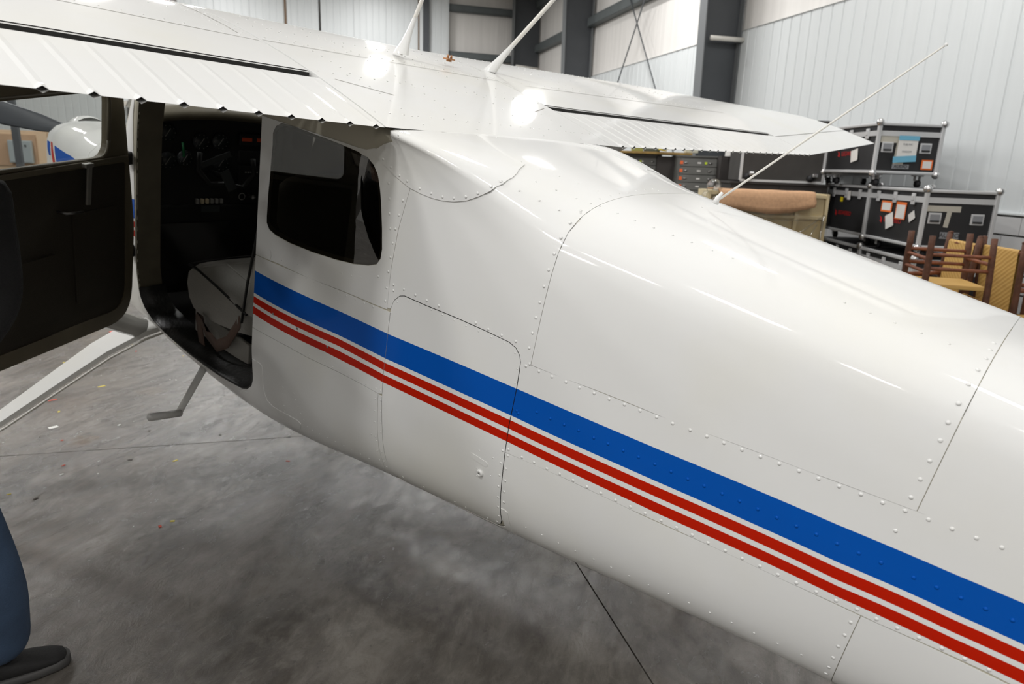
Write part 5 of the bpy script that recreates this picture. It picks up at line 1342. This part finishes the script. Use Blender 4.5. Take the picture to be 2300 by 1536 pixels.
MT['weave'] = weave()
def pole(p, q, r, m, name, parent):
    p, q = Vector(p), Vector(q); n = 6
    pts = [p.lerp(q, i / n) + Vector((random.uniform(-1, 1), random.uniform(-1, 1), 0)) * r * .12 for i in range(n + 1)]
    mb = MB(); mb.tube(pts, [r * random.uniform(.9, 1.1) for _ in pts], 9); mb.ball(q, r * .98, 9, 5, sc=(1, 1, .6)); return mb.build(name, m, parent)
def rustic_chair():
    r = empty('rustic_chair'); hw = .25
    for sx in (-1, 1):
        pole((sx * hw, .24, 0), (sx * hw * 1.02, .30, 1.17), .027, MT['bark'], 'leg', r)
        pole((sx * hw * 1.08, -.24, 0), (sx * hw * 1.08, -.24, .72), .026, MT['bark'], 'leg', r)
        pole((sx * hw * 1.05, -.28, .72), (sx * hw, .27, .76), .022, MT['peeled'], 'arm', r)
        for z in (.16, .28): pole((sx * hw * 1.05, -.24, z), (sx * hw, .24, z), .016, MT['peeled'], 'stretcher', r)
    for z in (.20, .31): pole((-hw, -.24, z), (hw, -.24, z), .016, MT['peeled'], 'stretcher', r)
    pole((-hw, .245, .22), (hw, .245, .22), .016, MT['peeled'], 'stretcher', r)
    for z, y in ((.56, .268), (1.08, .294)): pole((-hw, y, z), (hw, y, z), .018, MT['peeled'], 'rail', r)
    prof = []
    for k in range(9): prof.append((.02 * math.cos(math.pi * (1 - k / 8)), 1.085 + .022 * math.sin(math.pi * (k / 8))))
    prof += [(.021, .82), (.02, .57)] + [(.02 * math.cos(math.pi * k / 6), .56 - .02 * math.sin(math.pi * k / 6)) for k in range(7)] + [(-.021, .82)]
    rows = [[Vector((x, y + .275 + (z - .6) * .045, z)) for y, z in prof] for x in np.linspace(-hw + .03, hw - .03, 9)]
    MB().grid(rows, closed=True).build('woven_back', MT['weave'], r)
    MB().box((0, 0, .43), (hw * 2, .50, .04), None, 0, .015).build('woven_seat', MT['weave'], r)
    return r
def upturned_chair(src):
    c = copy_tree(src); return c
CG = 'rustic hickory chairs by the flight cases'
ch = rustic_chair(); ch.location = (5.87, .40, 0); ch.rotation_euler = (0, 0, math.radians(41.6))
tag(ch, 'hickory chair with its full woven golden back nearest the tail cone', 'chair', CG)
for lab, loc, rz, flip in (('hickory chair behind the front one, its woven back rising beside the audio case', (5.84, 1.21, 0.0), 216, 0),
                           ('hickory chair at the picture edge, only a dark post and rungs showing', (5.55, -.12, 0), 60, 0),
                           ('upturned hickory chair with bare legs and stretchers in the air', (5.23, .97, 1.21), 28, 1)):
    c = copy_tree(ch); c.location = loc; c.rotation_euler = (math.pi if flip else 0, 0, math.radians(rz)); c['label'] = lab

# far left: plywood partition with an electrical box, post
MT['ply'] = mat('plywood', srgb(206, 180, 150), 0.6, var=0.06, vscale=2)
pw = struct(hbox(MB(), 20.0, 20.12, -13.0, -7.2, 0, 2.08).build('partition', MT['ply']))
for n in (-12.0, -10.78, -9.56, -8.34): hbox(MB(), 19.98, 20.0, n, n + 1.2, 0.02, 2.06).build('plywood_sheet', MT['ply'], pw)
hbox(MB(), 19.93, 19.98, -9.62, -8.62, 1.20, 1.98).build('backing_board', mat('brown_backing', srgb(176, 146, 118), .6), pw)
eb = empty('electrical_box', H(19.80, -8.95, 1.28), HANG, 'grey electrical box mounted on the plywood partition', 'electrical box')
MB().box((.05, .0, .27), (.12, .52, .56), None, 0, .01).build('box_body', mat('grey_enamel_box', srgb(158, 166, 166), .5), eb)
MB().box((-.015, 0, .27), (.012, .48, .52), None, 0, .006).build('box_door', mat('grey_enamel_lid', srgb(150, 158, 160), .5), eb); MB().box((-.03, -.14, .42), (.02, .03, .05)).build('box_latch', MT['gap'], eb)
hbox(MB(), 16.0, 16.12, -7.72, -7.60, 0, 3.4).build('post', MT['iron'], pw)

# scraps on the floor
o = MB().box((.512, 6.94, .001), (.16, .06, .002), Matrix.Rotation(.5, 3, 'Z')).build('floor_tape', mat('red_tape', srgb(235, 96, 78), .5), None); tag(o, 'short strip of red tape on the concrete under the open door', 'tape')
m = MB(); cols = [mat('scrap_white', srgb(220, 220, 215), .7), mat('scrap_yellow', srgb(225, 205, 90), .7), mat('scrap_red', srgb(200, 80, 60), .7), mat('scrap_dark', srgb(50, 42, 36), .8)]
for k in range(90):
    x, y = random.uniform(-1.2, 1.2), random.uniform(3.0, 6.6); s_ = random.uniform(.003, .012)
    m.box((x, y, .0012), (s_ * random.uniform(1, 2.6), s_, .002), Matrix.Rotation(random.uniform(0, 3), 3, 'Z'), random.choice((0, 0, 0, 3, 3, 3, 1, 2)))
for x, y, a, b_, c in ((-.708, 4.655, .05, .035, 0), (-.214, 5.288, .05, .015, 1), (-.55, 5.2, .05, .015, 2)): m.box((x, y, .0012), (a, b_, .002), None, c)
o = stuff(m.build('debris', None, None, cols)); tag(o, 'scattered paint chips and crumbs on the concrete floor', 'debris')

# ------------------------------------------------------------------ person at the left edge, leaning in to the door
MT['skin'] = mat('skin', srgb(196, 150, 124), 0.5)
MT['denim'] = mat('blue_denim', srgb(58, 78, 104), 0.85, bump=0.3, bscale=260, var=0.18, vscale=7)
MT['jacket'] = mat('black_jacket', srgb(15, 15, 16), 0.85, bump=0.3, bscale=120)
MT['hair'] = mat('dark_hair', srgb(26, 22, 18), 0.6, bump=0.6, bscale=140)
MT['suede'] = mat('black_canvas_shoe', srgb(26, 25, 25), 0.8, bump=0.2, bscale=200)
MT['sole'] = mat('dark_grey_sole', srgb(66, 65, 64), 0.6)
def skinned(name, verts, edges, radii, m, parent, sub=2, root=0):
    me = bpy.data.meshes.new(name); me.from_pydata([tuple(v) for v in verts], edges, []); o = link(name, me, parent, m)
    sk = o.modifiers.new('skin', 'SKIN'); sk.use_smooth_shade = True; sv = me.skin_vertices[0].data
    for i, r in enumerate(radii):
        sv[i].radius = r if isinstance(r, tuple) else (r, r); sv[i].use_root = (i == root)
    sb = o.modifiers.new('sub', 'SUBSURF'); sb.levels = sub; sb.render_levels = sub
    return o
pr = empty('person', (-1.60, 2.42, 0), 0, 'person in black jacket, blue jeans and black slip-on shoes leaning towards the open door', 'person')
O = Vector((-1.60, 2.42, 0)); W_ = lambda x, y, z: Vector((x, y, z)) - O
bv = [W_(-1.66, 2.42, .98), W_(-1.55, 2.42, 1.20), W_(-1.45, 2.42, 1.42), W_(-1.42, 2.42, 1.56), W_(-1.43, 2.42, 1.64), W_(-1.435, 2.42, 1.72), W_(-1.43, 2.42, 1.80), W_(-1.44, 2.42, 1.86),
      W_(-1.43, 2.23, 1.51), W_(-1.435, 2.16, 1.26), W_(-1.62, 2.20, 1.02), W_(-1.66, 2.22, .94), W_(-1.43, 2.61, 1.51), W_(-1.48, 2.68, 1.26), W_(-1.60, 2.64, 1.03), W_(-1.64, 2.63, .95),
      W_(-1.63, 2.33, .92), W_(-1.545, 2.34, .52), W_(-1.525, 2.38, .10), W_(-1.66, 2.52, .92), W_(-1.62, 2.56, .52), W_(-1.66, 2.57, .10)]
be = [(0, 1), (1, 2), (2, 3), (3, 4), (4, 5), (5, 6), (6, 7), (2, 8), (8, 9), (9, 10), (10, 11), (2, 12), (12, 13), (13, 14), (14, 15), (0, 16), (16, 17), (17, 18), (0, 19), (19, 20), (20, 21)]
br = [.13, .125, .14, .075, .058, .075, .088, .06, .06, .045, .034, .03, .06, .045, .034, .03, .085, .058, .04, .085, .058, .04]
skinned('body', bv, be, br, MT['skin'], pr)
for k, (b0, f0, up) in enumerate((((W_(-1.66, 2.22, .94)), Vector((-.03, .01, -1)).normalized(), Vector((0, 1, 0))), (W_(-1.64, 2.63, .95), Vector((-.03, -.01, -1)).normalized(), Vector((0, -1, 0))))):
    sd_ = f0.cross(up).normalized(); V = [b0, b0 + f0 * .085]; E = [(0, 1)]; Rr = [.026, .030]
    for j, (o_, L_) in enumerate(((-.03, .068), (-.010, .078), (.010, .074), (.03, .058))):
        a = b0 + f0 * .085 + sd_ * o_; i0 = len(V); V += [a, a + f0 * L_ * .5 + up * .012, a + f0 * L_ * .85 + up * .035]; E += [(1, i0), (i0, i0 + 1), (i0 + 1, i0 + 2)]; Rr += [.0095, .009, .008]
    i0 = len(V); a = b0 + f0 * .03 - sd_ * .035; V += [a, a + f0 * .03 - sd_ * .02 + up * .015, a + f0 * .055 - sd_ * .02 + up * .03]; E += [(0, i0), (i0, i0 + 1), (i0 + 1, i0 + 2)]; Rr += [.012, .011, .009]
    skinned('hand', V, E, Rr, MT['skin'], pr, 1)
skinned('jacket', [bv[i] for i in (0, 1, 2, 3, 8, 9, 10, 12, 13, 14)], [(0, 1), (1, 2), (2, 3), (2, 4), (4, 5), (5, 6), (2, 7), (7, 8), (8, 9)], [(.165, .165), (.155, .16), (.17, .17), .088, .088, .07, .055, .088, .07, .055], MT['jacket'], pr)
skinned('jeans', [bv[0] + Vector((0, 0, .02)), bv[16], bv[17] + Vector((.015, 0, -.16)), bv[18] + Vector((.0, 0, .12)), bv[18] + Vector((.01, 0, -.02)), bv[19], bv[20], bv[21] + Vector((0, 0, .1)), bv[21]],
        [(0, 1), (1, 2), (2, 3), (3, 4), (0, 5), (5, 6), (6, 7), (7, 8)], [.15, .12, .112, .10, .085, .115, .10, .09, .08], MT['denim'], pr)
hb = MB().ball(W_(-1.415, 2.405, 1.815), .116, 16, 10, sc=(.95, .95, 1.0)); hb.build('hair', MT['hair'], pr)
fm = MB()
for sy in (-1, 1): fm.ball(W_(-1.445 + sy * .032, 2.515, 1.785), .012, 8, 6, mi=0)
fm.build('eye', mat('eye_white', srgb(220, 218, 214), .3), pr)
MB().ball(W_(-1.445, 2.525, 1.755), .018, 8, 6, sc=(.8, 1.1, 1.3)).build('nose', MT['skin'], pr)
MB().ball(W_(-1.445, 2.508, 1.715), .02, 8, 6, sc=(1.1, .5, .35)).build('mouth', mat('lips', srgb(160, 96, 86), .5), pr)
for sy in (-1, 1): MB().ball(W_(-1.435 + sy * .098, 2.42, 1.77), .028, 8, 6, sc=(.35, .8, 1.15)).build('ear', MT['skin'], pr)
def shoe(x, y, rz):
    r = empty('shoe'); r.parent = pr; r.location = W_(x, y, 0); r.rotation_euler = (0, 0, rz)
    def ring(xx, w, z0, z1, n=18, p=2.6):
        out = []
        for k in range(n):
            a = 2 * math.pi * k / n; c, s = math.cos(a), math.sin(a)
            out.append(Vector((xx, w * math.copysign(abs(c)**(2 / p), c), (z0 + z1) / 2 + (z1 - z0) / 2 * math.copysign(abs(s)**(2 / p), s))))
        return out
    up = [(-.105, .02, .03, .075), (-.095, .036, .025, .10), (-.06, .042, .022, .108), (-.01, .044, .022, .098), (.05, .050, .022, .082), (.11, .052, .022, .066), (.155, .046, .022, .054), (.18, .032, .022, .046), (.188, .012, .025, .036)]
    MB().grid([ring(*u) for u in up], closed=True).build('shoe_upper', MT['suede'], r)
    so = [(-.108, .018, .002, .03), (-.098, .040, .0, .034), (-.02, .047, .0, .034), (.10, .056, .0, .034), (.16, .050, .0, .034), (.188, .036, .001, .034), (.198, .012, .004, .03)]
    m = MB().grid([ring(*u, p=5) for u in so], closed=True); m.build('shoe_sole', MT['sole'], r)
    return r
shoe(-1.535, 2.395, -.20); shoe(-1.66, 2.58, .1)
